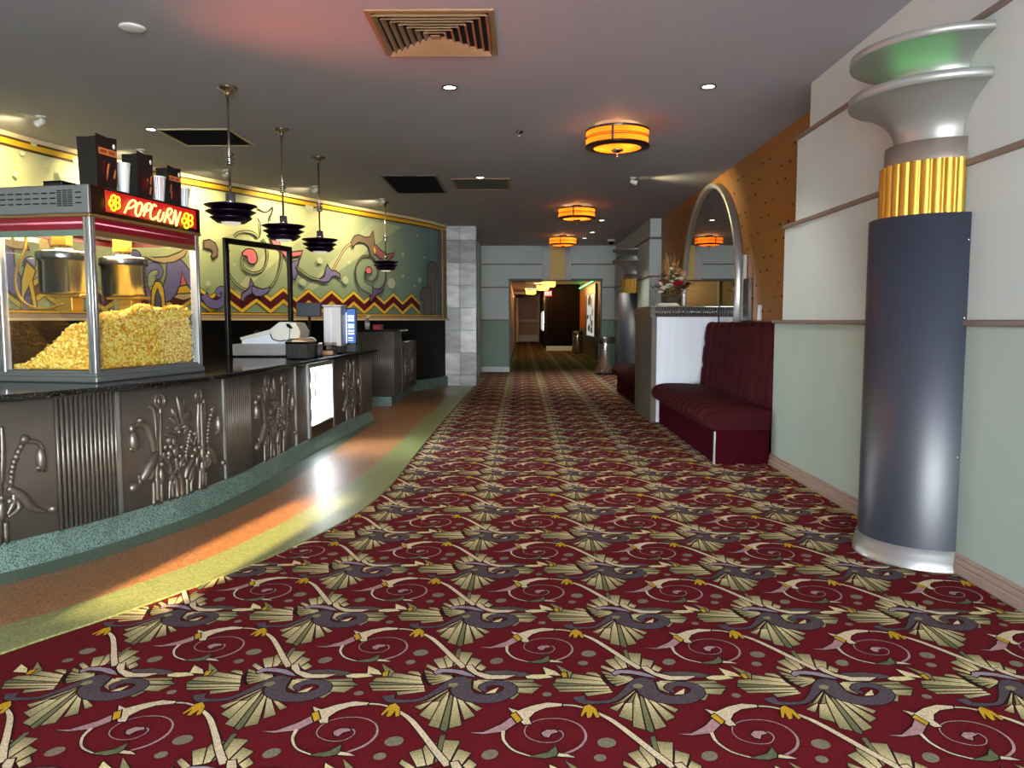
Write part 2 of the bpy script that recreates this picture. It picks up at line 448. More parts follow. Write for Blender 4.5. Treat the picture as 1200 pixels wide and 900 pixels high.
stroke([(205, 340), (240, 372), (330, 376), (420, 366), (490, 322), (550, 272), (600, 240), (650, 232)], [0.044, 0.030, 0.018, 0.018, 0.024, 0.036, 0.046, 0.036], MAUVE, 6)
stroke([(640, 228), (650, 300), (720, 345), (810, 360), (900, 355), (965, 320), (955, 282), (890, 260), (815, 262), (780, 285), (815, 312)], [0.05, 0.072, 0.064, 0.058, 0.058, 0.05, 0.043, 0.038, 0.032, 0.028, 0.012], MAUVE, 6)
poly([(845, 310), (885, 290), (880, 325), (820, 328)], CREAM, 8, out=0.003)
poly([(555, 265), (600, 258), (622, 272), (600, 290), (560, 285)], OLV, 9, out=0)
poly([(420, 192), (445, 172), (520, 170), (600, 180), (660, 200), (705, 222), (640, 213), (560, 196), (480, 190), (440, 205)], LIL, 8)
poly([(605, 150), (640, 145), (700, 190), (800, 212), (955, 212), (900, 235), (780, 236), (690, 206), (630, 176)], STEM, 10)
poly([(1020, 216), (1060, 205), (1150, 204), (1200, 222), (1110, 233), (1040, 229)], CREAM, 6)
poly([(60, 135), (165, 185), (150, 222), (105, 185)], OLV, 6)
poly([(-20, 150), (60, 178), (95, 205), (0, 200)], CREAM, 6)
poly([(95, 192), (128, 184), (135, 216), (108, 218)], YEL, 8)
for (x, y, a, b) in ((272, 62, 48, 20), (236, 122, 32, 14), (785, 115, 42, 20), (5, 322, 30, 14)):
    poly([(x + a * math.cos(t * PI / 6), y + b * math.sin(t * PI / 6)) for t in range(12)], DOTC, 2, out=0)
stroke([(268, 235), (330, 262), (420, 318), (480, 358), (556, 405)], [0.012, 0.018, 0.02, 0.022, 0.024], STEM, 8, cB)
poly([(215, 215), (235, 208), (262, 222), (275, 248), (262, 252), (250, 232), (240, 250), (225, 252), (222, 230), (205, 248), (200, 244)], YEL, 10, cB, 0.003)
poly([(700, 222), (745, 232), (790, 216), (850, 205), (912, 209), (912, 216), (850, 222), (815, 236), (800, 256), (820, 275), (790, 276), (745, 250), (722, 236)], STEM, 8, cB)
poly([(585, 302), (640, 300), (700, 274), (732, 248), (766, 266), (722, 298), (640, 306)], PINK, 6, cB)
poly([(722, 246), (738, 238), (774, 262), (762, 272)], YEL, 10, cB)
stroke([(912, 212), (960, 214), (1010, 222)], 0.009, STEM, 6, cB)
stroke([(905, 300), (945, 296), (965, 312), (945, 330), (890, 332), (830, 318), (803, 296), (812, 272), (860, 258), (940, 258), (1015, 278), (1056, 312), (1048, 345), (1000, 368), (965, 376)], [0.008, 0.006, 0.004, 0.004, 0.004, 0.004, 0.004, 0.004, 0.004, 0.005, 0.006, 0.008, 0.009, 0.009, 0.006], PINK, 6, cB, 0.002)
poly([(874, 303), (890, 293), (925, 293), (940, 300), (915, 306), (910, 318), (888, 314)], PINK, 8, cB)
stroke([(718, 296), (735, 325), (785, 355), (850, 372), (885, 378)], [0.012, 0.009, 0.007, 0.006, 0.004], STEM, 6, cB)
poly([(860, 378), (930, 364), (952, 344), (974, 374), (930, 383)], GRN, 8, cB)
poly([(975, 368), (1010, 371), (1046, 381), (1000, 379), (972, 377)], STEM, 10, cB)
def carpet_tile(ox, oy, small):
    for idx, (P, c, lev) in enumerate(tile):
        z = 0.0004 + lev * 0.0004 + idx * 0.0000025
        if isinstance(P, tuple):
            if small and lev == 6 and c is PINK: pass
            L, R = P; n = len(L)
            fl.add([(x + ox, y + oy, z) for x, y in L] + [(x + ox, y + oy, z) for x, y in R], [(i, i + 1, n + i + 1, n + i) for i in range(n - 1)], 0, False, None, c)
        else:
            cc = c if isinstance(c, list) else [c] * len(P)
            fl.add([(x + ox, y + oy, z) for x, y in P], [tuple(range(len(P)))], 0, False, None, cc)
for j in range(-4, 68):
    for i in range(-4, 5):
        ox = TC.x + i * TX; oy = TC.y + j * TY
        if ox > 2.75 or ox < -2.2: continue
        if oy > 19.6 and (ox < -0.6 or ox > 2.6): continue
        if oy > 6 and ox < -1.6: continue
        carpet_tile(ox, oy, oy > 12)
struct(fl, 'floor', 'carpet', fix=False)

# terrazzo bands beside the counter
PL_ = [(-3.9, 2.3), (-3.4, 2.9), (-2.95, 3.4), (-2.65, 3.85), (-2.52, 4.07), (-2.38, 4.36), (-2.25, 4.74), (-2.15, 5.12), (-2.1, 5.5), (-2.06, 6.05), (-2.03, 6.75), (-1.99, 8.0), (-1.90, 10.0)]
DG_ = [(-3.7, 2.1), (-3.25, 2.65), (-2.85, 3.22), (-2.54, 3.66), (-2.4, 3.87), (-2.27, 4.13), (-2.14, 4.5), (-2.0, 4.95), (-1.92, 5.45), (-1.86, 6.05), (-1.85, 7.0), (-1.86, 8.0), (-1.84, 10.0)]
OR_ = [(-3.3, 1.6), (-2.9, 2.15), (-2.5, 2.7), (-2.21, 3.15), (-2.07, 3.34), (-1.96, 3.55), (-1.83, 3.82), (-1.69, 4.16), (-1.58, 4.58), (-1.47, 5.2), (-1.37, 6.05), (-1.31, 6.8), (-1.29, 7.9), (-1.27, 10.15), (-1.22, 15.4)]
OC_ = [(-3.1, 1.2), (-2.7, 1.75), (-2.35, 2.35), (-2.03, 2.90), (-1.93, 3.07), (-1.81, 3.26), (-1.68, 3.49), (-1.54, 3.77), (-1.42, 4.05), (-1.34, 4.25), (-1.2, 4.7), (-1.09, 5.2), (-1.03, 5.9), (-1.02, 6.75), (-1.02, 8.2), (-1.01, 10.15), (-0.93, 15.4)]
def strip(mb, A, B, z, mi, n=160):
    a, b = Curve(A, 8), Curve(B, 8); vs = []
    for i in range(n + 1):
        p = a.at(a.L * i / n); q = b.at(b.L * i / n); vs += [(p.x, p.y, z), (q.x, q.y, z)]
    mb.add(vs, [(2 * i, 2 * i + 1, 2 * i + 3, 2 * i + 2) for i in range(n)], mi)
tz = MB()
strip(tz, OR_, OC_, 0.0088, 0); 
strip(tz, PL_, OR_, 0.0084, 1)
strip(tz, PL_, DG_, 0.0090, 2)
tz.add([(-6, 8.0, 0.0080), (-1.25, 8.0, 0.0080), (-1.22, 15.5, 0.0080), (-6, 15.5, 0.0080)], [(0, 1, 2, 3)], 1)
oc = Curve(OC_, 8); e = [oc.at(oc.L * i / 120) for i in range(121)]
tz.add([(p.x, p.y, 0.0088) for p in e] + [(p.x, p.y, 0.0) for p in e], [(i, i + 1, 122 + i, 121 + i) for i in range(120)], 0)
struct(tz, 'floor_terrazzo_bands', ['terrazzo_olive', 'terrazzo_orange', 'terrazzo_dark'])

# ================================================================== CEILING
c = MB(); c.box(-7, 2.75, -3.4, 19.75, CEIL, CEIL + 0.1); struct(c, "ceiling", "ceiling")
c = MB(); c.box(-.6, 2.75, 19.7, 46.4, 2.80, 2.9); struct(c, "ceiling_hall", "ceiling")

# ================================================================== RIGHT WALL (stepped relief panels)
XR = 2.245
w = MB()
w.box(XR, 2.75, -3.4, 6.93, 0, 1.285, 0); w.box(XR, 2.75, -3.4, 6.73, 1.285, 2.085, 1)
w.box(XR, 2.75, -3.4, 6.48, 2.085, 2.77, 1); w.box(XR, 2.75, -3.4, 6.22, 2.77, CEIL, 1)
struct(w, 'wall_right', ['wall_sage', 'wall_pale'])
w = MB()
for y1, z in ((6.95, 1.285), (6.75, 2.085), (6.5, 2.77)):
    w.cbox(XR - 0.022, 2.53, 3.0 if z > 9 else -3.4, y1, z - 0.016, z + 0.016, 0.006)
struct(w, 'trim_1', 'rail')
w = MB()
w.cbox(XR - 0.022, XR + .01, -3.4, 6.945, 0, 0.055, 0.008); w.cbox(XR - 0.016, XR + .01, -3.4, 6.945, 0.055, 0.085, 0.006); w.cbox(XR - 0.010, XR + .01, -3.4, 6.945, 0.085, 0.108, 0.005)
struct(w, 'baseboard_right', 'taupe')

# alcove wall: gold cloth with pins
XO = 2.53
w = MB(); w.box(XO, 2.75, 6.2, 14.4, 0, CEIL, 0)
for r in range(14):
    for k in range(34):
        y = 6.4 + k * 0.24 + (r % 2) * 0.12; z = 1.25 + r * 0.14
        if 6.2 < y < 14.15 and z < 3.05 and (r * 7 + k * 3) % 4 < 2:
            w.tube([(XO - 0.001, y, z), (XO - 0.012, y, z)], [0.013, 0.009], 6, 1)
struct(w, 'wall_alcove', ['orange_cloth', 'orange_pin'])

# far stretch of the right wall
XB = 2.31
w = MB(); w.box(XB, 2.75, 14.15, 19.6, 0, 1.285, 0); w.box(XB, 2.75, 14.17, 19.6, 1.285, 2.085, 1); w.box(XB, 2.75, 14.2, 19.6, 2.085, 2.77, 1); w.box(XB + .02, 2.75, 14.26, 19.6, 2.77, CEIL, 1)
struct(w, 'wall_right_far', ['wall_sage_deep', 'wall_pale'])
w = MB()
for z in (1.285, 2.085, 2.77): w.cbox(XB - 0.022, 2.53, 14.12, 19.5, z - 0.016, z + 0.016, 0.006)
struct(w, 'trim_2', 'rail')
w = MB(); w.cbox(XB - 0.02, XB + .01, 14.13, 19.45, 0, 0.11, 0.01); struct(w, 'baseboard_right_far', 'taupe')

# far wall with the opening to the hall
YF = 19.41; OX0, OX1, OZ = -0.298, 1.985, 2.291
w = MB()
for x0, x1 in ((-1.3, OX0), (OX1, 2.75)):
    w.box(x0, x1, YF, YF + .3, 0, 1.3, 0); w.box(x0, x1, YF, YF + .3, 1.3, OZ, 1)
w.box(-1.3, 2.75, YF, YF + .3, OZ, CEIL, 1)
struct(w, 'wall_far', ['wall_sage_deep', 'wall_pale'])
w = MB()
for x0, x1 in ((-1.0, OX0), (OX1, XB)):
    for z in (1.30, 2.11): w.cbox(x0, x1, YF - .022, YF + .01, z - .016, z + .016, .006)
for x0, x1 in ((-1.0, 0.50), (1.18, XB)): w.cbox(x0, x1, YF - .022, YF + .01, 2.66, 2.69, .006)
struct(w, 'trim_3', 'rail')
w = MB()
for x0, x1 in ((-1.0, OX0), (OX1, XB)): w.cbox(x0, x1, YF - .025, YF + .01, 0, .13, .01)
struct(w, 'baseboard_far', 'wall_white')
w = MB(); w.box(0.70, 1.07, YF - .03, YF + .01, OZ, CEIL - .002, 0)
for x0, n in ((0.52, 5), (1.08, 4)):
    for k in range(n): w.tube([(x0 + .02 + k * .036, YF - .02, OZ), (x0 + .02 + k * .036, YF - .02, CEIL - .002)], .019, 8, 1)
struct(w, 'trim_4', ['gold_panel', 'wall_white'])
w = MB()
w.box(OX0 - .03, OX1 + .03, YF - .012, YF + .3, OZ - .02, OZ + .03); w.box(OX1 - .02, OX1 + .015, YF - .012, YF + .31, 0, OZ - .02); w.box(OX0 - .015, OX0 + .02, YF - .012, YF + .31, 0, OZ - .02)
struct(w, 'trim_5', 'dark_taupe')

# left of the passage, behind the marble pillar
w = MB(); w.box(-1.3, -1.0, 15.6, 19.5, 0, CEIL, 0); w.box(-1.0, -.985, 16.2, 16.3, 0, 2.6, 1); w.box(-1.0, -.985, 17.9, 18.0, 0, 2.6, 1); w.box(-1.0, -.99, 16.3, 17.9, 0, 2.55, 2)
struct(w, 'wall_left_far', ['wall_pale', 'wall_white', 'grey_plastic'])

# ================================================================== HALL beyond the opening
HL, HR = -0.36, 2.47
w = MB(); w.box(HL - .2, HL, 19.7, 46.4, 0, 1.2, 1); w.box(HL - .2, HL, 19.7, 46.4, 1.2, CEIL, 0)
for k in range(5): w.box(HL, HL + .03, 21 + k * 5, 21.25 + k * 5, 0, 2.75, 2)
struct(w, 'wall_hall_left', ['hall_wall', 'dark_taupe', 'taupe'])
w = MB(); w.box(HR, HR + .2, 19.7, 33.2, 0, 1.0, 1); w.box(HR, HR + .2, 19.7, 33.2, 1.0, CEIL, 0)
struct(w, 'wall_hall_right', ['hall_wall', 'dark_taupe'])
w = MB(); w.box(1.07, HR + .2, 33.0, 46.4, 0, CEIL, 0); struct(w, 'wall_hall_block', 'dark_brown')
w = MB(); w.box(1.05, 2.22, 32.95, 33.0, 0.0, 0.2); struct(w, 'baseboard_hall', 'wall_white')
w = MB(); w.box(HL, 1.1, 46.0, 46.3, 0, CEIL, 0); struct(w, 'wall_hall_end', 'hall_wall')
w = MB()
for z, d in ((2.60, .5), (2.70, .28)):
    w.box(HL, HL + d, 20, 46, z, z + .03)
w.box(HL, 1.07, 45.6, 45.85, 2.72, 2.79)
struct(w, 'trim_6', 'wall_pale')
dr = MB(); dr.cbox(-.18, .98, 45.9, 45.99, 0.02, 2.70, .01, 0)
d1 = struct(dr, 'door_1', 'hall_door')
p = MB()
p.box(-.30, -.18, 45.86, 45.99, 0, 2.79, 0); p.box(.98, 1.06, 45.86, 45.99, 0, 2.79, 0); p.box(-.30, 1.06, 45.86, 45.99, 2.70, 2.79, 0)
p.build('door_frame', 'wood_metal', d1)
p = MB(); p.cbox(-.10, .95, 45.78, 45.84, 1.2, 1.33, .02); p.box(-.08, -.02, 45.82, 45.92, 1.22, 1.31); p.box(.86, .92, 45.82, 45.92, 1.22, 1.31); p.build('push_bar', 'door_steel', d1)
p = MB(); p.cbox(-.16, .96, 45.87, 45.905, .05, .42, .005); p.build('kick_plate', 'door_steel', d1)
t = thing('exit_sign', 'small red lit exit sign beside the door at the far end of the hall', 'exit sign', (1.25, 32.85, 2.32))
p = MB(); p.cbox(.98, 1.28, 32.86, 32.93, 2.30, 2.52, .008); p.build('sign_box', 'exit_red', t)
p = MB(); u = .0
for ch, strokes in (('E', [[(0, 0), (0, 1)], [(0, 0), (.6, 0)], [(0, .5), (.5, .5)], [(0, 1), (.6, 1)]]), ('X', [[(0, 0), (.6, 1)], [(0, 1), (.6, 0)]]), ('I', [[(.3, 0), (.3, 1)]]), ('T', [[(.3, 0), (.3, 1)], [(0, 1), (.6, 1)]])):
    for st in strokes: p.tube([(1.005 + u + x * .08, 32.857, 2.35 + z * .12) for x, z in st], .009, 6)
    u += .066
p.build('lettering', 'screen_white', t)
t['kind'] = 'thing'
t = thing('poster_case', 'lit upright poster case on the dark wall left of the dark partition in the hall', 'poster case', (1.05, 38, 0.8))
p = MB(); p.cbox(1.0, 1.069, 36.6, 39.6, .78, 1.72, .01); p.build('frame', 'steel', t)
p = MB(); p.box(.992, 1.0, 36.75, 39.45, .84, 1.66); p.build('poster', 'poster_light', t)
t = thing('poster_case', 'tall framed movie poster case on the orange wall of the hall, past the opening', 'poster case', (2.42, 27.4, 0.7))
p = MB()
p.cbox(2.40, 2.469, 25.5, 25.75, .5, 2.5, .01); p.cbox(2.40, 2.469, 29.0, 29.25, .5, 2.5, .01); p.cbox(2.40, 2.469, 25.75, 29.0, .5, .75, .01); p.cbox(2.40, 2.469, 25.75, 29.0, 2.2, 2.5, .01)
p.build('frame', 'bronze', t)
p = MB(); p.box(2.43, 2.45, 25.75, 29.0, .75, 2.2, 0)
rr = random.Random(3)
for k in range(14):
    y = 25.9 + rr.random() * 2.7; z = .82 + rr.random() * 1.15; p.box(2.424, 2.43, y, y + .15 + rr.random() * .5, z, z + .08 + rr.random() * .25, 1 + k % 3)
p.build('poster', ['poster_light', 'black', 'green_trim', 'hall_wall'], t)

t = thing('neon_wall_lamp', 'green neon tube running along the top of the orange hall wall', 'neon light', (2.44, 25, 2.6))
p = MB(); p.tube([(2.43, 20.2, 2.62), (2.43, 32.8, 2.62)], .014, 8); tb = p.build('tube', 'green_tube', t)
p = MB()
p.box(2.445, 2.469, 20.2, 32.8, 2.59, 2.65); p.build('channel', 'dark_taupe', t)

# ================================================================== MARBLE PILLAR
w = MB(); px0, px1, py = -1.525, -0.892, 15.35
w.box(px0 + .008, px1 - .008, py + .008, py + .6, 0, CEIL, 1)
for r in range(8):
    z0 = max(0.0, r * .44 - .22 + .003); z1 = min(CEIL - .002, r * .44 + .217)
    for x0, x1 in ((px0, px0 + .311), (px0 + .317, px1)):
        g_ = random.choice((150, 168, 184, 200, 212)); w.cbox(x0, x1, py, py + .02, z0, z1, .003, 0, None, S(g_, g_ + 1, g_ - 1))
    w.cbox(px1 - .02, px1, py + .022, py + .31, z0, z1, .003, 0, None, S(180, 181, 180)); w.cbox(px1 - .02, px1, py + .316, py + .6, z0, z1, .003, 0, None, S(160, 161, 160))
struct(w, 'pillar', ['marble', 'grout'])

# ================================================================== LEFT WALL WITH THE MURAL
WL = Curve([(-5.6, -3.4), (-5.55, 0), (-5.45, 3.5), (-5.3, 5.9), (-5.1, 7.4), (-4.83, 8.56), (-4.3, 9.80), (-3.6, 11.12), (-2.95, 12.35), (-2.25, 13.62), (-1.78, 14.5), (-1.50, 15.3)], 8)
def mixc(a, b, t): t = max(0, min(1, t)); return tuple(a[i] + (b[i] - a[i]) * t for i in range(4))
def mural_col(u, z):
    y = WL.at(u).y; t = max(0.0, min(1.0, (y - 9.6) / 5.0)); v = (z - 1.45) / 1.3
    top = mixc(S(204, 202, 150), S(114, 140, 134), t); bot = mixc(S(142, 162, 126), S(104, 132, 124), t)
    return mixc(bot, top, v)
w = MB()
U0 = 6.0
N = len(WL.p) - 1
for k in range(N):
    u0, u1 = WL.u[k], WL.u[k + 1]
    a, b = WL.at(u0), WL.at(u1)
    zs = [1.31 + (CEIL - 1.31) * i / 8 for i in range(9)]
    for i in range(8):
        w.add([(a.x, a.y, zs[i]), (b.x, b.y, zs[i]), (b.x, b.y, zs[i + 1]), (a.x, a.y, zs[i + 1])], [(0, 1, 2, 3)], 0, True, None,
              [mural_col(u0, zs[i]), mural_col(u1, zs[i]), mural_col(u1, zs[i + 1]), mural_col(u0, zs[i + 1])])
    w.add([(a.x, a.y, 0), (b.x, b.y, 0), (b.x, b.y, 1.31), (a.x, a.y, 1.31)], [(0, 1, 2, 3)], 1)
CY = S(224, 186, 60); CM = S(84, 10, 26); CP = S(118, 110, 166); CPD = S(96, 86, 132); CK = S(46, 34, 34); CPK = S(216, 112, 128); CT = S(196, 170, 128); CB = S(122, 104, 92); CW = S(226, 226, 204); CGB = S(104, 98, 94); CTG = S(150, 160, 116)
def flat_uz(P, n, c):
    bm = bmesh.new(); vs = [bm.verts.new((p[0], p[1], 0)) for p in P]
    try: bm.faces.new(vs)
    except ValueError: bm.free(); return
    bmesh.ops.triangulate(bm, faces=bm.faces[:])
    lo, hi = min(p[0] for p in P), max(p[0] for p in P)
    for k in WL.u:
        if lo < k < hi:
            bmesh.ops.bisect_plane(bm, geom=bm.verts[:] + bm.edges[:] + bm.faces[:], plane_co=(k, 0, 0), plane_no=(1, 0, 0), dist=1e-5)
    bm.verts.index_update()
    w.add([WL.at(v.co.x, n, v.co.y) for v in bm.verts], [[v.index for v in f.verts] for f in bm.faces], 0, False, None, c); bm.free()
def mp(crop):
    ox, oy, sc = crop
    def f(p):
        h = WL.hit(ox + p[0] / sc, oy + p[1] / sc); return h
    return f
K1, K2, K3, K4 = mp((120, 250, 6.43)), mp((230, 230, 5.625)), mp((350, 240, 6.0)), mp((0, 260, 8.18))
LV = [0.004]
def art(pts, col, f, out=0.018, smooth=False):
    P = [f(p) for p in pts]; LV[0] += 0.0006
    if smooth: P = [(q.x, q.y) for q in spline([(p[0], p[1]) for p in P], 4, True)]
    if out: flat_uz(grow(P, out), LV[0] - 0.0003, CK)
    flat_uz(P, LV[0], col)
def line(pts, wd, col, f, out=0.012, n=8):
    P = [f(p) for p in pts]; LV[0] += 0.0006; ws = wd if isinstance(wd, list) else [wd] * len(P)
    for grow_, cc, dz in ((out, CK, -.0003), (0, col, 0)):
        if grow_ == 0 and col is None: continue
        if grow_ == 0 or out:
            L, R = ribbon(P, [a + 2 * grow_ for a in ws], n); m = len(L)
            w.add([WL.at(q[0], LV[0] + dz, q[1]) for q in L] + [WL.at(q[0], LV[0] + dz, q[1]) for q in R], [(i, i + 1, m + i + 1, m + i) for i in range(m - 1)], 0, False, None, cc)
def dot(p, r, f, col=CW):
    h = f(p); q = f((p[0] + r, p[1])); R = abs(q[0] - h[0]); LV[0] += .0003
    flat_uz([(h[0] + R * math.cos(k * PI / 8), h[1] + R * .8 * math.sin(k * PI / 8)) for k in range(16)], LV[0], mixc(mural_col(h[0], h[1]), col, .45))
# pale rays
for (a, b) in ((4.2, 1.2), (5.4, .9), (7.2, 1.3)):
    LV[0] += .0003; u = WL.u[-1] - a
    P = [(u, 1.6), (u + .1, 1.6), (u + b * 2.2, 2.95), (u + b * 1.5, 2.95)]
    flat_uz(P, LV[0], mixc(mural_col(u, 2.4), CW, .10))
# zigzag band
hp, hv = K3((65, 590)), K3((150, 665)); h2 = K3((790, 630))
per = (h2[0] - hp[0]) / 5.0; zt = hp[1]; amp = zt - hv[1]
uu = [hp[0] + per * (k / 2) for k in range(-26, 12)]
LV[0] = 0.010
def zig(z0, z1, col):
    for k in range(len(uu) - 1):
        u0, u1 = uu[k], min(uu[k + 1], WL.L - .02)
        if u1 <= u0: continue
        o0 = 0 if (k % 2 == 0) else -amp; o1 = -amp if (k % 2 == 0) else 0
        if u1 < uu[k + 1]: o1 = o0 + (o1 - o0) * (u1 - u0) / (uu[k + 1] - u0)
        for s_ in range(3):
            a0, a1 = u0 + (u1 - u0) * s_ / 3, u0 + (u1 - u0) * (s_ + 1) / 3; b0, b1 = o0 + (o1 - o0) * s_ / 3, o0 + (o1 - o0) * (s_ + 1) / 3
            w.add([WL.at(a0, LV[0], zt + b0 - z0), WL.at(a1, LV[0], zt + b1 - z0), WL.at(a1, LV[0], zt + b1 - z1), WL.at(a0, LV[0], zt + b0 - z1)], [(0, 1, 2, 3)], 0, False, None, col)
zig(-.01, .235, CK); LV[0] += .0005; zig(0, .225, CY); LV[0] += .0005; zig(.052, .17, CM); LV[0] += .001
# seen through the popcorn cabinet
art([(490, 370), (575, 350), (640, 420), (690, 500), (705, 590), (640, 535), (600, 480), (570, 560), (520, 640), (460, 660), (455, 560), (480, 470)], CP, K1, smooth=True)
line([(390, 480), (420, 478), (435, 440), (415, 405), (370, 400), (325, 430), (305, 490), (310, 560), (340, 620), (370, 655)], [.02, .05, .06, .07, .08, .09, .10, .11, .11, .08], CP, K1)
art([(300, 315), (390, 338), (490, 332), (570, 300), (640, 262), (610, 320), (540, 360), (460, 372), (380, 355)], CT, K1)
art([(362, 725), (368, 580), (395, 515), (430, 520), (452, 570), (468, 725), (440, 725), (425, 600), (405, 560), (390, 620), (386, 725)], CY, K1)
art([(390, 725), (396, 620), (410, 580), (430, 640), (438, 725)], CPD, K1)
art([(235 + 45 * math.cos(k * PI / 7), 335 + 52 * math.sin(k * PI / 7)) for k in range(14)], CP, K1)
art([(200 + 48 * math.cos(k * PI / 7), 505 + 55 * math.sin(k * PI / 7)) for k in range(14)], CP, K1)
line([(310, 375), (270, 430), (230, 470)], .015, CPK, K1)
art([(595, 450), (628, 542), (582, 552)], CPK, K1); art([(575, 555), (630, 546), (668, 590), (682, 612), (555, 612)], CY, K1); art([(532, 632), (560, 612), (690, 606), (692, 625), (600, 652)], CT, K1)
# far left motif
art([(-60, 250), (105, 275), (115, 400), (150, 480), (190, 560), (190, 700), (100, 690), (40, 620), (-60, 560)], CP, K4)
line([(245, 480), (300, 420), (290, 370), (240, 380), (215, 440)], [.03, .05, .06, .05, .03], CP, K4)
art([(190, 825), (195, 560), (240, 385), (320, 470), (290, 560), (335, 800), (300, 840), (260, 620), (225, 700), (215, 840)], CY, K4)
art([(200, 840), (230, 700), (260, 630), (300, 840)], CPD, K4)
art([(-60, 150), (120, 130), (230, 200), (250, 260), (120, 250), (-60, 190)], CT, K4)
art([(440, 130), (700, 130), (660, 210), (600, 240), (520, 200), (470, 230)], CP, K4)
# middle
art([(45, 297), (80, 290), (115, 312), (131, 350), (126, 388), (106, 406), (94, 396), (104, 370), (88, 345), (45, 338)], CB, K2)
line([(40, 650), (80, 700), (130, 712), (172, 685), (180, 640), (160, 612), (135, 625), (138, 650), (155, 655)], [.10, .11, .11, .10, .09, .07, .06, .05, .02], CP, K2)
line([(303, 395), (292, 425), (302, 468), (340, 500), (385, 506), (430, 485), (456, 430), (460, 370), (450, 320), (425, 285)], .022, CTG, K2)
line([(240, 268), (270, 242), (330, 234), (375, 248), (402, 276)], .022, CTG, K2)
line([(405, 278), (416, 230), (412, 180), (396, 145)], .004, CK, K2, 0.008)
line([(395, 82), (440, 105), (470, 98), (495, 75), (490, 115), (475, 140), (480, 165)], .004, CK, K2, 0.008)
line([(205, 350), (186, 430), (200, 500), (235, 555), (285, 602), (335, 622)], .022, CTG, K2)
line([(555, 370), (548, 455), (520, 540), (480, 598), (440, 622)], .022, CTG, K2)
art([(303, 388), (300, 374), (325, 352), (365, 355), (386, 388), (386, 430), (360, 443), (336, 430), (328, 395)], CPK, K2, smooth=True)
art([(350, 545), (365, 580), (378, 615), (350, 640), (312, 660), (300, 692), (288, 682), (294, 645), (330, 620), (344, 600)], CP, K2)
art([(358, 595), (390, 606), (430, 616), (475, 603), (460, 632), (420, 656), (385, 656), (362, 635)], CP, K2)
art([(480, 268), (530, 285), (545, 335), (590, 345), (600, 370), (625, 388), (600, 402), (575, 390), (540, 350), (500, 325)], CPK, K2)
art([(620, 372), (686, 364), (680, 387), (625, 397)], CPK, K2)
art([(580, 400), (612, 440), (668, 420), (660, 446), (640, 470), (656, 510), (640, 546), (618, 530), (608, 470)], CP, K2)
line([(650, 460), (690, 508), (750, 545), (805, 552)], .02, CTG, K2)
art([(795, 552), (840, 520), (855, 455), (872, 490), (905, 500), (882, 522), (870, 547), (830, 562)], CP, K2)
for p, r in (((68, 575), 16), ((805, 425), 14), ((685, 568), 20), ((735, 70), 26), ((240, 450), 8)): dot(p, r, K2)
# right end
line([(225, 468), (268, 385), (315, 308), (368, 268)], .024, CT, K3)
art([(128, 530), (172, 508), (190, 428), (217, 465), (250, 468), (277, 490), (279, 516), (255, 496), (220, 502), (200, 536), (160, 541)], CP, K3)
line([(0, 455), (40, 492), (90, 518), (135, 526)], .02, CTG, K3)
art([(358, 265), (380, 225), (410, 214), (460, 234), (490, 228), (510, 193), (519, 250), (521, 340), (505, 372), (489, 340), (480, 296), (450, 266), (410, 260), (382, 275), (372, 298)], CB, K3)
art([(520, 270), (560, 320), (612, 352), (662, 338), (650, 362), (620, 386), (560, 376), (528, 340)], S(150, 86, 104), K3); art([(513, 286), (532, 320), (525, 347), (515, 330)], CY, K3, .008)
line([(490, 360), (440, 364), (402, 410), (387, 470), (396, 540), (430, 598), (490, 628)], .016, CGB, K3)
line([(505, 370), (533, 410), (545, 460), (535, 510), (500, 540), (466, 525), (452, 490), (462, 462)], .016, CGB, K3)
line([(600, 460), (600, 520), (580, 575), (545, 605)], .016, CGB, K3)
art([(480 + 20 * math.cos(k * PI / 6), 462 + 22 * math.sin(k * PI / 6)) for k in range(12)], CPK, K3)
art([(505, 570), (520, 595), (560, 596), (586, 570), (576, 605), (545, 626), (520, 640), (494, 682), (489, 650), (510, 620)], CPD, K3)
for p, r in (((340, 405), 11), ((720, 350), 11), ((870, 370), 7), ((135, 395), 20), ((315, 530), 22), ((640, 552), 27), ((838, 530), 14), ((720, 500), 9), ((802, 570), 8), ((820, 215), 7), ((15, 545), 22)): dot(p, r, K3)
art([(895, 768), (893, 440), (905, 412), (925, 402), (948, 415), (964, 460), (955, 512), (944, 520), (944, 768)], CGB, K3)
art([(864, 768), (864, 670), (845, 660), (842, 620), (860, 588), (888, 577), (912, 590), (918, 640), (918, 768)], CGB, K3)
line([(930, 740), (930, 520)], .008, CY, K3, 0.004)
# right border of the mural
for d, cc in ((.30, CB), (.24, CY), (.19, CB)):
    LV[0] += .0006; flat_uz([(WL.L - d, 1.33), (WL.L - .02, 1.33), (WL.L - .02, CEIL - .1), (WL.L - d, CEIL - .1)], LV[0], cc)
# bubbles at the far left
for q in ((35, 168, 4), (22, 180, 3), (60, 200, 3), (50, 195, 2), (70, 207, 5), (14, 205, 3), (85, 188, 4)): dot((q[0], q[1]), q[2], mp((0, 0, 1)))
struct(w, 'wall_left', ['mural', 'black_wall'], fix=False)
def wall_strip(mb, z0, z1, n0, n1, mi, cv=WL):
    vs = []; 
    for k in range(len(cv.u)):
        for n, z in ((n0, z0), (n1, z0), (n1, z1), (n0, z1)): vs.append(cv.at(cv.u[k], n, z))
    fs = []
    for k in range(len(cv.u) - 1):
        for q in range(4): fs.append((4 * k + q, 4 * k + (q + 1) % 4, 4 * k + 4 + (q + 1) % 4, 4 * k + 4 + q))
    mb.add(vs, fs, mi)
defm('cornice_cream', S(226, 206, 160), .5); defm('cornice_yellow', S(222, 176, 40), .5); defm('cornice_brown', S(84, 52, 24), .5)
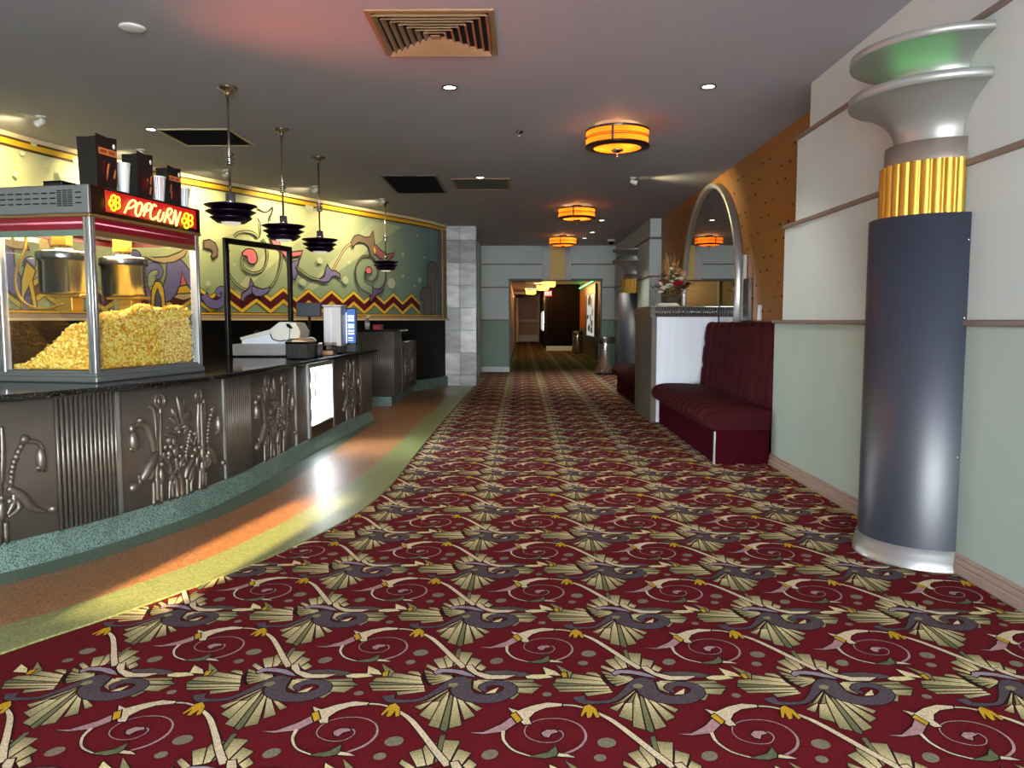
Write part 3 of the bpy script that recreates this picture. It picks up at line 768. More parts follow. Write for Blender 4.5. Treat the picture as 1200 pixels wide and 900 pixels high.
w = MB(); wall_strip(w, 3.085, CEIL - .001, .015, .06, 0); wall_strip(w, 3.068, 3.085, .015, .04, 2); wall_strip(w, 3.015, 3.068, .015, .035, 1); wall_strip(w, 2.995, 3.015, .015, .03, 2)
struct(w, 'trim_7', ['cornice_cream', 'cornice_yellow', 'cornice_brown'])
w = MB(); wall_strip(w, 1.295, 1.32, .0, .09, 0); wall_strip(w, 1.32, 1.365, .02, .03, 1); wall_strip(w, 1.365, 1.375, .02, .028, 3); wall_strip(w, 1.375, 1.395, .02, .027, 2); wall_strip(w, 1.395, 1.405, .02, .026, 3)
struct(w, 'trim_8', ['cornice_cream', 'taupe', 'cornice_yellow', 'cornice_brown'])
w = MB(); wall_strip(w, 0.0, .2, .0, .05, 0); struct(w, 'baseboard_left', 'terrazzo_teal')

# ================================================================== ENTRANCE WALL BEHIND THE CAMERA (glazed doors)
w = MB()
for x0, x1 in ((-5.8, -3.26), (-2.82, -1.9), (2.1, 2.8)): w.box(x0, x1, -3.5, -3.3, 0, CEIL)
w.box(-3.26, -2.82, -3.5, -3.3, 2.14, 2.75); w.box(-3.26, -2.82, -3.5, -3.3, 0, 1.57)  # unseen slot added for the sun; head and sill shape its floor streak
w.box(-5.8, 2.8, -3.5, -3.3, 2.75, CEIL)
struct(w, 'wall_entrance', 'wall_pale')
for n, (x0, x1) in enumerate(((-1.9, -.57), (-.57, .77), (.77, 2.1))):
    f = MB()
    f.box(x0, x0 + .06, -3.45, -3.35, 0, 2.75); f.box(x1 - .06, x1, -3.45, -3.35, 0, 2.75); f.box(x0 + .06, x1 - .06, -3.45, -3.35, 0, .25); f.box(x0 + .06, x1 - .06, -3.45, -3.35, 2.65, 2.75); f.box(x0 + .06, x1 - .06, -3.45, -3.35, 1.0, 1.08)
    o = struct(f, 'window_%d' % (n + 1), 'alu')
    f = MB(); f.box(x0 + .06, x1 - .06, -3.42, -3.41, .25, 2.65); g = f.build('pane', 'day_pane', o)

# ================================================================== DECORATIVE HALF COLUMNS
A0, A1 = PI / 2, 3 * PI / 2
def half_column(xw, yc, neon, label):
    t = thing('decorative_column', label, 'column', (xw, yc, 0))
    p = MB(); p.lathe([(.357, 0), (.357, .018), (.350, .024), (.352, .05), (.344, .053), (.346, .078), (.339, .081), (.340, .108), (.30, .110)], n=40, a0=A0, a1=A1); p.build('base', 'alu', t, world=False)
    p = MB(); p.lathe([(.333, .105), (.333, 1.838), (.28, 1.840), (0, 1.840)], n=48, a0=A0, a1=A1); sh = p.build('shaft', 'navy', t, world=False)
    for a, z in ((A1 - .03, 1.70), (A1 - .04, 1.31), (A1 - .04, .60), (A0 + .6, .2)):
        p = MB(); p.ball((.333 * math.cos(a), .333 * math.sin(a), z), .006, .006, .006, 6, 4); p.build('screw', 'chrome', sh, world=False)
    NR = 16; prof = []
    p = MB(); vs = []
    K = NR * 8
    for i in range(K + 1):
        a = A0 + (A1 - A0) * i / K; f = (i % 8) / 8.0; r = .268 + .020 * math.sqrt(max(0, 1 - (2 * f - 1) ** 2))
        for z in (1.838, 2.117): vs.append((r * math.cos(a), r * math.sin(a), z))
    p.add(vs, [(2 * i, 2 * i + 2, 2 * i + 3, 2 * i + 1) for i in range(K)], 0, True)
    p.add([(0, 0, 2.116)] + [vs[2 * i + 1] for i in range(K + 1)], [(0, i + 1, i + 2) for i in range(K)], 0)
    p.build('fluted_band', 'gold', t, world=False)
    p = MB(); p.lathe([(.267, 2.117), (.267, 2.222), (.2, 2.224), (0, 2.224)], n=40, a0=A0, a1=A1); p.build('collar', 'collar', t, world=False)
    def capital(name, z0, z1, r0, rim):
        p = MB(); pr = []
        for k in range(13):
            q = k / 12; pr.append((r0 + (.448 - r0) * (q ** 2.6), z0 + (z1 - z0) * q))
        p.lathe(pr + [(.459, z1), (.459, rim), (.450, rim + .004), (.20, rim + .004), (0, rim + .004)], n=56, a0=A0, a1=A1)
        return p.build(name, 'silver_paint', t, world=False)
    lo = capital('lower_capital', 2.222, 2.456, .222, 2.500)
    p = MB(); p.lathe([(.25, 2.500), (.25, 2.58)], n=30, a0=A0, a1=A1); p.build('neck', 'silver_paint', lo, world=False)
    if neon: p = MB(); p.tube([(.29 * math.cos(a), .29 * math.sin(a), 2.516) for a in [A0 + .25 + (A1 - A0 - .5) * k / 24 for k in range(25)]], .009, 8); p.build('neon_tube', 'green_neon', lo, world=False)
    capital('upper_capital', 2.545, 2.676, .25, 2.714)
    return t
half_column(XR - .003, 4.283, True, 'large navy half column on the pale wall, green glow under its top disc')
half_column(XB - .003, 15.92, False, 'small far navy half column standing between the steel bin and the stepped wall end')

# ================================================================== BENCHES
def bench(label, y0, L, group):
    t = thing('banquette_bench', label, 'bench', (1.63, y0, 0), 0, group)
    def put(mb, n, m, par=t): return mb.build(n, m, par)
    p = MB(); p.cbox(1.745, 2.235, y0, y0 + L, 0, .31, .008); put(p, 'base', 'velvet_dark')
    p = MB(); p.cbox(1.732, 1.750, y0 - .012, y0 + .012, 0, .30, .003); put(p, 'corner_trim', 'alu')
    prof = spline([(2.243, .30), (1.95, .298), (1.75, .300), (1.672, .325), (1.635, .385), (1.645, .445), (1.70, .492), (1.80, .512), (2.0, .512), (2.243, .50)], 5); prof = [Vector((v.x, 0, v.y)) for v in prof]
    def sf(i, j):
        y = y0 + L * i; q = prof[min(len(prof) - 1, int(round(j * (len(prof) - 1))))]
        ch = abs(math.sin(PI * (y - y0) / .237)) ** .7
        e = min(1.0, (y - y0) / .04, (y0 + L - y) / .04); e = max(0, e) ** .5
        b = 0.0
        if q.z > .35: b = .024 * (1 - ch) * (1 if q.x < 2.2 else 0)
        bt = sum(math.exp(-(((y - y0 - .237 * k) / .035) ** 2 + ((q.x - 1.98) / .04) ** 2)) for k in range(1, 12)) * .02
        return (q.x + (b * .6 if q.x < 1.75 else 0) + (1 - e) * .012 * (1 if q.x < 2 else 0), y, q.z - (b + bt if q.z > .44 else 0) - (1 - e) * .012 * (1 if q.z > .4 else -1))
    p = MB(); p.grid(sf, 168, len(prof) - 1)
    for yy in (y0, y0 + L): p.add([sf((yy - y0) / L, j / (len(prof) - 1)) for j in range(len(prof))], [tuple(range(len(prof)))])
    put(p, 'seat_cushion', 'velvet')
    fr = [(2.225, .47), (2.232, .60), (2.243, .75), (2.255, .90), (2.268, 1.05), (2.282, 1.18), (2.30, 1.245), (2.335, 1.275), (2.38, 1.275), (2.415, 1.25), (2.43, 1.20), (2.43, .47)]
    pf = [Vector((v.x, 0, v.y)) for v in spline(fr, 5)]
    def bf(i, j):
        y = y0 + L * i; q = pf[min(len(pf) - 1, int(round(j * (len(pf) - 1))))]
        W = L / 10.0; ph = (y - y0) / W
        ch = abs(math.sin(PI * ph)) ** .8
        row = max(math.exp(-((q.z - .745) / .03) ** 2), math.exp(-((q.z - 1.01) / .03) ** 2))
        front = 1.0 if q.x < 2.37 else max(0.0, 1 - (q.x - 2.37) / .04)
        d = (.07 * (1 - ch) + row * (.014 + .03 * (1 - ch))) * front
        e = max(0.0, min(1.0, (y - y0) / .06, (y0 + L - y) / .06)) ** .5
        d += (1 - e) * .04 * front
        up = (1 - e) * .05 * (1 if q.z > 1.2 else 0) + (.012 * (1 - ch) if q.z > 1.24 else 0)
        return (q.x + d, y, q.z - up)
    p = MB(); p.grid(bf, 200, len(pf) - 1)
    for yy in (0, 1): p.add([bf(yy, j / (len(pf) - 1)) for j in range(len(pf))], [tuple(range(len(pf)))])
    b = put(p, 'backrest', 'velvet')
    for k in range(1, 10):
        for z, x in ((.745, 2.305), (1.01, 2.327)):
            p = MB(); p.ball((x, y0 + L * k / 10, z), .010, .016, .016, 8, 5); put(p, 'tuft_button', 'velvet_dark', b)
    return t
b1 = bench('dark red tufted banquette bench in the gold alcove, in front of the glossy white panel', 6.955, 2.84, 'red banquette benches')
copy_thing(b1, (1.63, 11.31, 0), None, 'dark red banquette bench mostly hidden behind the white panelled pedestal, beside the far column')

# ================================================================== PEDESTAL, FLOWERS, MIRROR
t = thing('console_pedestal', 'tall block pedestal with glossy white side panel and fluted silver top band, between the benches', 'pedestal', (1.65, 9.83, 0))
p = MB(); p.box(1.65, 2.478, 9.87, 11.27, 0, 1.34); p.build('body', 'dark_taupe', t)
p = MB(); p.cbox(1.712, 2.478, 9.845, 9.869, .0, 1.338, .004); p.build('side_panel', 'white_panel', t)
p = MB(); p.box(1.63, 2.478, 9.85, 11.29, 1.341, 1.46)
b = p.build('top_band', 'dark_taupe', t)
p = MB()
for k in range(28): p.tube([(1.70 + k * .028, 9.848, 1.345), (1.70 + k * .028, 9.848, 1.458)], .0095, 8)
p.build('fluting', 'steel_dark', b)
p = MB(); p.cbox(1.625, 2.478, 9.835, 11.295, 1.460, 1.474, .004); p.build('top', 'steel_dark', t)
o = MB(); o.cbox(1.72, 2.0, 9.90, 10.06, 1.475, 1.500, .006); o.cbox(1.74, 1.98, 9.91, 10.05, 1.500, 1.515, .006)
tag(o.build('paper_stack', 'paper'), 'low white stack of paper on the edge of the pedestal beneath the flowers', 'paper')
t = thing('flower_arrangement', 'basket of mixed red, white and peach flowers with twigs on the pedestal before the mirror', 'flowers', (1.98, 10.3, 1.475))
p = MB(); p.lathe([(.0, .0), (.085, .0), (.10, .03), (.115, .09), (.12, .12), (.105, .115), (.0, .10)], n=24); p.build('basket', 'basket', t, world=False)
rr = random.Random(11)
p = MB()
for k in range(260):
    a = rr.random() * 2 * PI; r = .05 + rr.random() * .17; z = .13 + rr.random() * .30 * (1 - r / .4); c0 = Vector((r * math.cos(a), r * math.sin(a), z))
    d = Vector((math.cos(a) + rr.uniform(-.5, .5), math.sin(a) + rr.uniform(-.5, .5), rr.uniform(-.2, .8))).normalized(); s_ = d.cross(Vector((0, 0, 1))).normalized(); l = .05 + rr.random() * .05
    p.add([c0, c0 + d * l * .5 + s_ * l * .22, c0 + d * l, c0 + d * l * .5 - s_ * l * .22], [(0, 1, 2, 3)])
p.build('foliage', 'leaf', t, world=False)
p = MB()
for k in range(26):
    a = rr.random() * 2 * PI; r = rr.random() * .1; e = Vector((r * 2 * math.cos(a), r * 2 * math.sin(a), .42 + rr.random() * .2)); p.tube([(r * .4 * math.cos(a), r * .4 * math.sin(a), .12), e * .6, e], [.003, .0025, .0015], 5)
p.build('twigs', 'twig', t, world=False)
def blossom(c, r, m):
    p = MB(); c = Vector(c)
    for ring, (n, rad, zz, tilt) in enumerate(((7, 1.0, 0, .5), (6, .72, .25, .9), (5, .45, .42, 1.25))):
        for k in range(n):
            a = 2 * PI * (k + ring * .5) / n
            d = Vector((math.cos(a), math.sin(a), 0)); s_ = Vector((-d.y, d.x, 0)); u = d * math.cos(tilt) + Vector((0, 0, 1)) * math.sin(tilt)
            q = c + Vector((0, 0, zz * r * .6)); w_ = r * .62 * (1 - ring * .2)
            p.add([q, q + u * rad * r * .5 + s_ * w_, q + u * rad * r * 1.05 + s_ * w_ * .55, q + u * rad * r * 1.05 - s_ * w_ * .55, q + u * rad * r * .5 - s_ * w_], [(0, 1, 2, 3, 4)], 0, True)
    p.ball(c + Vector((0, 0, r * .3)), r * .4, r * .4, r * .4, 8, 6)
    p.build('blossom', m, t, world=False)
for x, y, z, r, m in ((.04, -.15, .23, .075, 'flower_red'), (.11, -.12, .20, .06, 'flower_maroon'), (-.06, -.16, .22, .05, 'flower_white'), (-.11, -.12, .19, .055, 'flower_white'), (-.13, -.08, .24, .04, 'flower_white'), (-.02, -.14, .27, .04, 'flower_white'),
                      (.10, -.06, .36, .05, 'flower_peach'), (.05, -.08, .40, .035, 'flower_peach'), (-.06, -.08, .36, .035, 'flower_peach'), (-.10, -.06, .33, .03, 'flower_maroon'), (.02, -.12, .34, .03, 'flower_maroon'), (.12, -.02, .29, .04, 'flower_maroon'), (-.02, -.05, .42, .03, 'flower_white'), (.08, .05, .38, .04, 'flower_peach'), (-.12, .04, .28, .04, 'flower_red'), (.14, -.09, .31, .04, 'flower_peach'), (-.15, -.10, .15, .04, 'flower_white'), (.0, -.10, .46, .032, 'flower_peach'), (.07, -.13, .30, .04, 'flower_white'), (-.09, -.14, .30, .034, 'flower_peach'), (.17, -.06, .24, .045, 'flower_maroon')):
    blossom((x, y, z), r, m)

KIND = ['flower_peach', 'flower_white', 'flower_maroon', 'flower_red', 'flower_peach', 'flower_white']
for k in range(26):
    a = -PI / 2 + rr.uniform(-1.9, 1.9); e = rr.uniform(.05, 1.35); R_ = rr.uniform(.12, .17)
    blossom((R_ * math.cos(e) * math.cos(a), R_ * math.cos(e) * math.sin(a), .17 + 1.35 * R_ * math.sin(e)), rr.uniform(.022, .036), KIND[k % 6])
t.scale = (1.15, 1.15, 1.15)
t = thing('wall_mirror', 'big oval mirror in a pale metal frame on the gold cloth wall above the pedestal', 'mirror', (2.5, 10.48, .9))
MY, MZ, MA, MB_ = 10.48, 1.66, 1.52, 1.42
def ell(a, k): return (MY + (MA - k) * math.cos(a), MZ + (MB_ - k) * math.sin(a))
n = 90; a_ = math.asin((MZ - .9) / MB_); AN = [-a_ + (PI + 2 * a_) * k / n for k in range(n + 1)]
p = MB(); p.add([(2.486, *ell(a, .05)) for a in AN], [tuple(range(n + 1))]); p.build('mirror_glass', 'mirror', t)
p = MB(); sec = [(2.528, 0), (2.455, 0), (2.446, .010), (2.446, .045), (2.454, .060), (2.484, .062)]
vs = [(x, *ell(a, k)) for a in AN for x, k in sec]; m = len(sec)
p.add(vs, [(i * m + q, (i + 1) * m + q, (i + 1) * m + q + 1, i * m + q + 1) for i in range(n) for q in range(m - 1)], 0, True); p.build('frame', 'alu', t)
for y0, y1, x0, z1, mm in ((8.80, 8.93, 2.485, 2.03, 'alu'), (8.58, 8.78, 2.48, 1.76, 'steel_dark'), (8.22, 8.27, 2.49, 1.46, 'wall_white')):
    p = MB(); p.cbox(x0, 2.528, y0, y1, 1.29, z1, .006); p.build('stepped_fin', mm, t)

# ================================================================== STEEL BINS
def bin_(loc, label, r, h):
    t = thing('litter_bin', label, 'bin', loc, 0, 'round steel bins')
    p = MB(); p.lathe([(0, 0), (r * .97, 0), (r, .02), (r, h - .16)], n=40); p.build('body', 'steel', t, world=False)
    p = MB(); p.lathe([(r * 1.01, h - .16), (r * 1.01, h - .14), (r, h - .13), (r, h - .01), (r * .93, h), (r * .6, h), (r * .55, h - .05), (0, h - .05)], n=40); p.build('top_ring', 'steel_dark', t, world=False)
    p = MB(); p.lathe([(r * .985, 0), (r * 1.015, 0), (r * 1.015, .05), (r * .985, .05)], n=40); p.build('base_ring', 'black', t, world=False)
bin_((2.015, 18.62, .003), 'round steel bin standing by the right edge of the hall opening', .235, .90)
bin_((2.2, 30.5, .003), 'small far steel bin standing inside the hall below the poster case', .21, .87)

# ================================================================== SERVING COUNTER
SC = Curve(PL_, 10)
def put_strip(mb, u0, u1, prof, mi=0, step=.06, smooth=True, caps=True):     # sweep a closed (n, z) profile along the counter
    n = max(2, int((u1 - u0) / step)); m = len(prof)
    vs = [SC.at(u0 + (u1 - u0) * i / n, a, z) for i in range(n + 1) for a, z in prof]
    mb.add(vs, [(i * m + q, (i + 1) * m + q, (i + 1) * m + (q + 1) % m, i * m + (q + 1) % m) for i in range(n) for q in range(m)], mi, smooth)
    if caps: mb.add(vs[:m], [tuple(range(m))], mi); mb.add(vs[-m:], [tuple(range(m))], mi)
FN = -.05                                         # face of the counter, behind the foot of the plinth
FACE = Curve([(p.x - q.x * .05, p.y - q.y * .05) for p, q in zip(SC.p, SC.nrm)], 1, False)
def fu(x, y):                                      # pixel on the face -> u on SC, z
    h = FACE.hit(x, y); return h[0] * SC.L / FACE.L, h[1]
UB = {k: fu(*v)[0] for k, v in dict(f1a=(66, 545), f1b=(140, 530), f2a=(263, 505), f2b=(295, 500), p3=(346, 480), fr0=(360, 470), fr1=(390, 465), p4=(400, 460), f3a=(421, 455)).items()}
UE = SC.L - .05
cnt = thing('serving_counter', 'long curved pewter serving counter with cast floral panels, under the popcorn machine', 'counter', tuple(SC.at(SC.L * .55)))
p = MB(); put_strip(p, 0, SC.L, [(.03, .889), (.04, .895), (.04, .918), (.03, .925), (-1.25, .925), (-1.25, .889)], smooth=False); p.build('countertop', 'granite', cnt)
p = MB(); put_strip(p, 0, UE, [(.0, .0), (-.004, .02), (-.02, .06), (-.042, .11), (-.05, .15), (-.12, .15), (-.12, .0)]); p.build('plinth', 'terrazzo_teal', cnt)
p = MB(); put_strip(p, 0, UE, [(-1.10, 0), (-1.10, .888), (-1.14, .888), (-1.14, 0)], smooth=False)
a, b = SC.at(UE, -.06), SC.at(UE, -1.14)
p.add([(a.x, a.y, 0), (b.x, b.y, 0), (b.x, b.y, .888), (a.x, a.y, .888)], [(0, 1, 2, 3)]); p.build('carcass', 'black', cnt)
def flutes(u0, u1, n):
    p = MB(); put_strip(p, u0, u1, [(FN - .03, .15), (FN - .03, .888), (FN - .005, .888), (FN - .005, .15)], 1)  # black backing stands in for the shade between flutes
    for k in range(n):
        u = u0 + (u1 - u0) * (k + .5) / n; r = (u1 - u0) / n * .40; p.tube([SC.at(u, FN, .15), SC.at(u, FN, .888)], r, 8)
    return p.build('fluted_panel', ['pewter', 'black'], cnt)
flutes(UB['f1a'], UB['f1b'], 14); flutes(UB['f2a'], UB['f2b'], 14); flutes(UB['f3a'], UE, 6)
flutes(.0, .55, 12)
def flat(u0, u1):
    p = MB(); put_strip(p, u0, u1, [(FN - .03, .15), (FN - .03, .888), (FN, .888), (FN, .15)]); return p.build('front_panel', 'pewter_flat', cnt)
fA, fB, fC, fD = flat(.55, UB['f1a']), flat(UB['f1b'], UB['f2a']), flat(UB['f2b'], UB['p3']), flat(UB['p4'], UB['f3a'])
flat(UB['p3'] + .02, UB['fr0']); flat(UB['fr1'], UB['p4'])
for u in (UB['p3'] + .01, UB['f1b'] - .006, UB['f2a'] + .006):
    p = MB(); put_strip(p, u - .012, u + .012, [(FN - .03, .15), (FN - .03, .888), (FN + .016, .888), (FN + .016, .15)]); p.build('edge_strip', 'silver_paint', cnt)
def R5(x, y): return fu(130 + x / 5.0, 440 + y / 5.0)
UC = (UB['f1b'] + UB['f2a']) / 2
def relief(par, du, sc=1.0):
    p = MB()
    def q(x, y, n=0.0): u, z = R5(x, y); return SC.at(UC + du + (u - UC) * sc, FN + n, max(.152, min(.87, z)))
    def vine(pts, r, n=0.004, k=6):
        if not isinstance(r, list): r = [r] * len(pts)
        P = spline([(*R5(x, y), rr_) for (x, y), rr_ in zip(pts, r)], k)
        p.tube([SC.at(UC + du + (v.x - UC) * sc, FN + n, max(.152, min(.87, v.y))) for v in P], [max(.003, v.z * 1.3) for v in P], 8)
    def blob(x, y, rx, rz, rn=.02):
        c_ = q(x, y, .004); p.ball(c_, rn * 1.15, rx * 1.2, rz * 1.12, 10, 8)
    def ring(x, y, R, r):
        u, z = R5(x, y); p.tube([SC.at(UC + du + (u + R * math.cos(a) - UC) * sc, FN + .008, z + R * math.sin(a)) for a in [2 * PI * k / 18 for k in range(18)]], r, 7, closed=True)
    vine([(255, 795), (252, 620)], .012); vine([(268, 420), (262, 260), (245, 195), (222, 180)], [.010, .012, .012, .006]); vine([(300, 785), (297, 620)], .010); vine([(292, 500), (288, 300), (292, 180)], [.012, .012, .008]); vine([(278, 790), (275, 620), (272, 420), (275, 220)], .016, -.002)
    vine([(522, 705), (526, 540)], .011); vine([(518, 400), (512, 265), (516, 160)], [.012, .012, .010]); vine([(560, 690), (556, 560)], .011); vine([(545, 390), (548, 250), (545, 140)], [.012, .012, .008]); vine([(540, 700), (540, 400), (532, 160)], .018, -.002)
    ring(285, 147, .042, .012); blob(285, 150, .02, .02, .014); ring(512, 117, .034, .013); blob(512, 120, .014, .014, .012)
    for a, b in (((412, 265), (386, 118)), ((412, 262), (412, 150)), ((378, 250), (355, 192)), ((385, 292), (343, 243)), ((418, 262), (455, 188)), ((420, 275), (468, 212)), ((400, 300), (440, 250)), ((372, 322), (400, 290)), ((430, 325), (462, 290))):
        m_ = ((a[0] + b[0]) / 2 + 4, (a[1] + b[1]) / 2); vine([a, m_, b], [.006, .016, .004], .004, 4)
    vine([(250, 445), (240, 380), (222, 320), (195, 290), (160, 285), (130, 305)], [.016, .022, .022, .018, .013, .010]); blob(170, 262, .018, .018); blob(122, 312, .018, .026); blob(130, 385, .028, .062, .03); vine([(112, 425), (108, 440)], [.012, .004]); vine([(130, 430), (132, 446)], [.012, .004]); vine([(146, 420), (150, 436)], [.012, .004])
    vine([(270, 445), (235, 510), (205, 570), (178, 615)], [.012, .028, .024, .010]); blob(130, 655, .030, .030, .028); vine([(150, 650), (172, 625), (165, 585), (180, 600)], [.012, .012, .010, .006]); vine([(245, 560), (230, 600), (200, 605)], [.014, .014, .006])
    blob(295, 588, .020, .055, .022); blob(295, 518, .014, .016); vine([(293, 500), (270, 470), (245, 560), (262, 600)], [.010, .014, .014, .006])
    blob(385, 440, .040, .042, .02); blob(340, 378, .020, .022, .022); blob(342, 455, .024, .024, .022); blob(335, 480, .014, .014); blob(372, 385, .022, .03, .014); blob(432, 298, .016, .016)
    for k in range(7): blob(442 + k * 4, 445 - k * 20, .014, .016, .016)
    for k in range(6): blob(500 - k * 3, 360 + k * 8, .008, .008, .012)
    vine([(438, 600), (452, 540), (490, 480)], [.012, .018, .008]); vine([(455, 620), (475, 560), (500, 500)], [.012, .016, .006])
    vine([(392, 745), (388, 650), (370, 590), (335, 555)], [.014, .014, .012, .008]); vine([(365, 752), (360, 640), (345, 600)], .010); vine([(450, 725), (446, 600)], .012); vine([(472, 720), (474, 620), (490, 570)], .010); vine([(420, 740), (418, 640), (400, 560), (385, 480)], .016, -.003)
    for a, b in (((415, 330), (375, 210)), ((418, 300), (432, 140)), ((422, 310), (480, 240)), ((410, 350), (330, 300)), ((425, 340), (478, 300)), ((400, 360), (318, 345))):
        m_ = ((a[0] + b[0]) / 2 - 5, (a[1] + b[1]) / 2); vine([a, m_, b], [.006, .013, .003], .003, 4)
    vine([(345, 745), (350, 620), (385, 560), (418, 620), (424, 735)], [.009, .010, .012, .010, .009]); vine([(365, 748), (370, 640), (386, 600), (402, 640), (406, 738)], [.007, .008, .009, .008, .007])
    vine([(300, 470), (330, 500), (350, 540), (345, 580)], [.010, .014, .012, .005]); vine([(430, 470), (410, 510), (400, 550)], [.010, .014, .006]); vine([(505, 470), (470, 440), (440, 470), (452, 520)], [.009, .013, .012, .005])
    vine([(255, 600), (225, 570), (238, 530)], [.008, .012, .005]); vine([(535, 500), (512, 470), (505, 520), (518, 560)], [.009, .013, .012, .006]); vine([(562, 540), (585, 500), (575, 450)], [.008, .012, .005])
    for x, y in ((360, 420), (405, 470), (350, 415), (470, 380), (455, 410), (520, 420), (400, 330), (318, 420), (310, 460), (565, 470), (478, 470), (425, 520), (415, 420)): blob(x, y, .016, .018, .018)
    ring(285, 147, .026, .006); ring(512, 117, .02, .006); blob(130, 425, .034, .018, .02); blob(630, 322, .028, .016, .018)
    for k in range(9): blob(566 + (k * k) * .42, 385 - k * 22, .012, .016, .015)
    blob(595, 198, .022, .022, .02); vine([(600, 205), (625, 215), (634, 245)], .010); blob(630, 290, .022, .062, .026); vine([(620, 330), (618, 345)], [.01, .004]); vine([(640, 330), (642, 345)], [.01, .004])
    blob(545, 510, .018, .055, .022); blob(545, 455, .014, .018); blob(492, 434, .022, .024, .022); blob(490, 340, .014, .014); vine([(560, 410), (590, 450), (612, 500), (640, 520)], [.014, .022, .016, .008]); blob(656, 508, .020, .022, .024); vine([(575, 420), (572, 480), (560, 530)], [.012, .014, .006])
    return p.build('relief_ornament', 'pewter', par)
relief(fB, 0)
duA = fu(47, 535)[0] - R5(630, 290)[0]; relief(fA, duA)
uc_c = (UB['f2b'] + UB['p3']) / 2; wB = UB['f2a'] - UB['f1b']; relief(fC, uc_c - UC, (UB['p3'] - UB['f2b']) / wB); uc_d = (UB['p4'] + UB['f3a']) / 2; relief(fD, uc_d - UC, (UB['f3a'] - UB['p4']) / wB)

# drinks fridge let into the counter
ua, ub = UB['fr0'], UB['fr1']; A_, B_ = SC.at(ua + .008, FN + .004), SC.at(ub - .008, FN + .004); ang = math.atan2(B_.y - A_.y, B_.x - A_.x); FW_ = (B_ - A_).length
t = thing('drinks_fridge', 'brightly lit glass fronted drinks fridge built into the counter front', 'fridge', (A_.x, A_.y, .155), ang)
def F(x0, x1, y0, y1, z0, z1, m, n, c_=.004, par=None):
    p = MB(); p.cbox(x0, x1, y0, y1, z0, z1, c_); return p.build(n, m, par or t, world=False)
H_ = .73
p = MB(); p.cbox(.0, .05, -.02, .03, 0, H_, .006); p.cbox(FW_ - .05, FW_, -.02, .03, 0, H_, .006); p.cbox(.05, FW_ - .05, -.02, .03, H_ - .05, H_, .006); p.build('door_frame', 'alu', t, world=False)
F(.05, FW_ - .05, -.015, .02, .0, .11, 'bronze', 'kick_panel')
p = MB(); p.box(.05, FW_ - .05, .0, .006, .11, H_ - .05); p.build('glass_door', 'glass', t, world=False)
p = MB(); p.box(0, FW_, .50, .52, 0, H_); p.box(0, .02, .03, .5, 0, H_); p.box(FW_ - .02, FW_, .03, .5, 0, H_); p.box(0, FW_, .03, .5, H_ - .02, H_); p.box(0, FW_, .03, .5, 0, .1); p.build('cabinet', 'white_plastic', t, world=False)
p = MB(); p.box(.03, FW_ - .03, .485, .499, .12, H_ - .04); p.build('light_panel', 'fridge_light', t, world=False)
SH = (.105, .31, .50)
for z in SH[1:]:
    p = MB(); p.box(.021, FW_ - .021, .06, .48, z - .008, z); p.build('shelf', 'glass', t, world=False)
p = MB(); p.box(.03, FW_ - .03, .03, .05, H_ - .075, H_ - .055); p.build('light_strip', 'strip_light', t, world=False)
def place(T, x, y, z): return tuple(T @ Vector((x, y, z)))
TF = WM[t.name]
proto = None; nm = {0: 'bottom', 1: 'middle', 2: 'top'}
for s_, z in enumerate(SH):
    for k in range(5):
        x = .09 + k * (FW_ - .18) / 4
        if proto is None:
            proto = thing('drink_bottle', 'pale bottle on the bottom shelf of the lit fridge', 'bottle', place(TF, x, .18, z + .001), 0, 'bottles on the bottom fridge shelf')
            p = MB(); p.lathe([(0, 0), (.03, 0), (.032, .01), (.032, .105), (.012, .145), (.012, .165), (0, .165)], n=14); p.build('body', 'bottle_pale', proto, world=False)
            p = MB(); p.lathe([(.0325, .03), (.0325, .09)], n=14); p.build('label_band', 'bottle_label', proto, world=False)
            p = MB(); p.lathe([(.014, .160), (.014, .178), (0, .178)], n=12); p.build('cap', 'bottle_grey', proto, world=False)
        else: copy_thing(proto, place(TF, x, .18, z + .001), None, 'pale bottle on the %s shelf of the lit fridge' % nm[s_], 'bottles on the %s fridge shelf' % nm[s_])

# ================================================================== SECOND COUNTER
t = thing('fluted_counter', 'tall fluted pewter counter end with lower wing, by the marble pillar', 'counter', (-2.4, 11.6, 0))
p = MB(); p.box(-2.62, -1.90, 11.56, 12.30, .155, 1.125); p.build('tall_body', 'pewter_flat', t)
p = MB()
for k in range(24): p.tube([(-2.535 + k * .027, 11.556, .156), (-2.535 + k * .027, 11.556, 1.12)], .0095, 8)
p.box(-2.56, -1.905, 11.553, 11.559, .156, 1.12, 1)  # black sheet behind the flutes, painting their gaps as shade
p.build('fluted_panel', ['pewter', 'black'], t)
p = MB(); p.cbox(-2.64, -1.80, 11.52, 12.33, 1.125, 1.155, .006); p.build('tall_top', 'granite', t)
p = MB(); p.prism([(-2.5, 12.302), (-1.895, 12.302), (-1.895, 13.88), (-2.02, 13.88), (-2.5, 12.75)], .155, .94); lw = p.build('low_body', 'pewter_flat', t)
p = MB()
rr = random.Random(5)
for k in range(5):
    y = 12.6 + k * .2
    p.tube([(-1.893, y, .2), (-1.893, y + .02, .5), (-1.893, y - .02, .85)], [.012, .016, .010], 7)
    for j in range(5): p.ball((-1.890, y + rr.uniform(-.08, .08), .3 + j * .12), .02, .03, .04, 8, 6)
p.build('relief_ornament', 'pewter', lw)
p = MB()
for k in range(8): p.tube([(-1.893, 13.54 + k * .045, .156), (-1.893, 13.54 + k * .045, .93)], .016, 7)
p.build('fluted_panel', 'pewter', t)
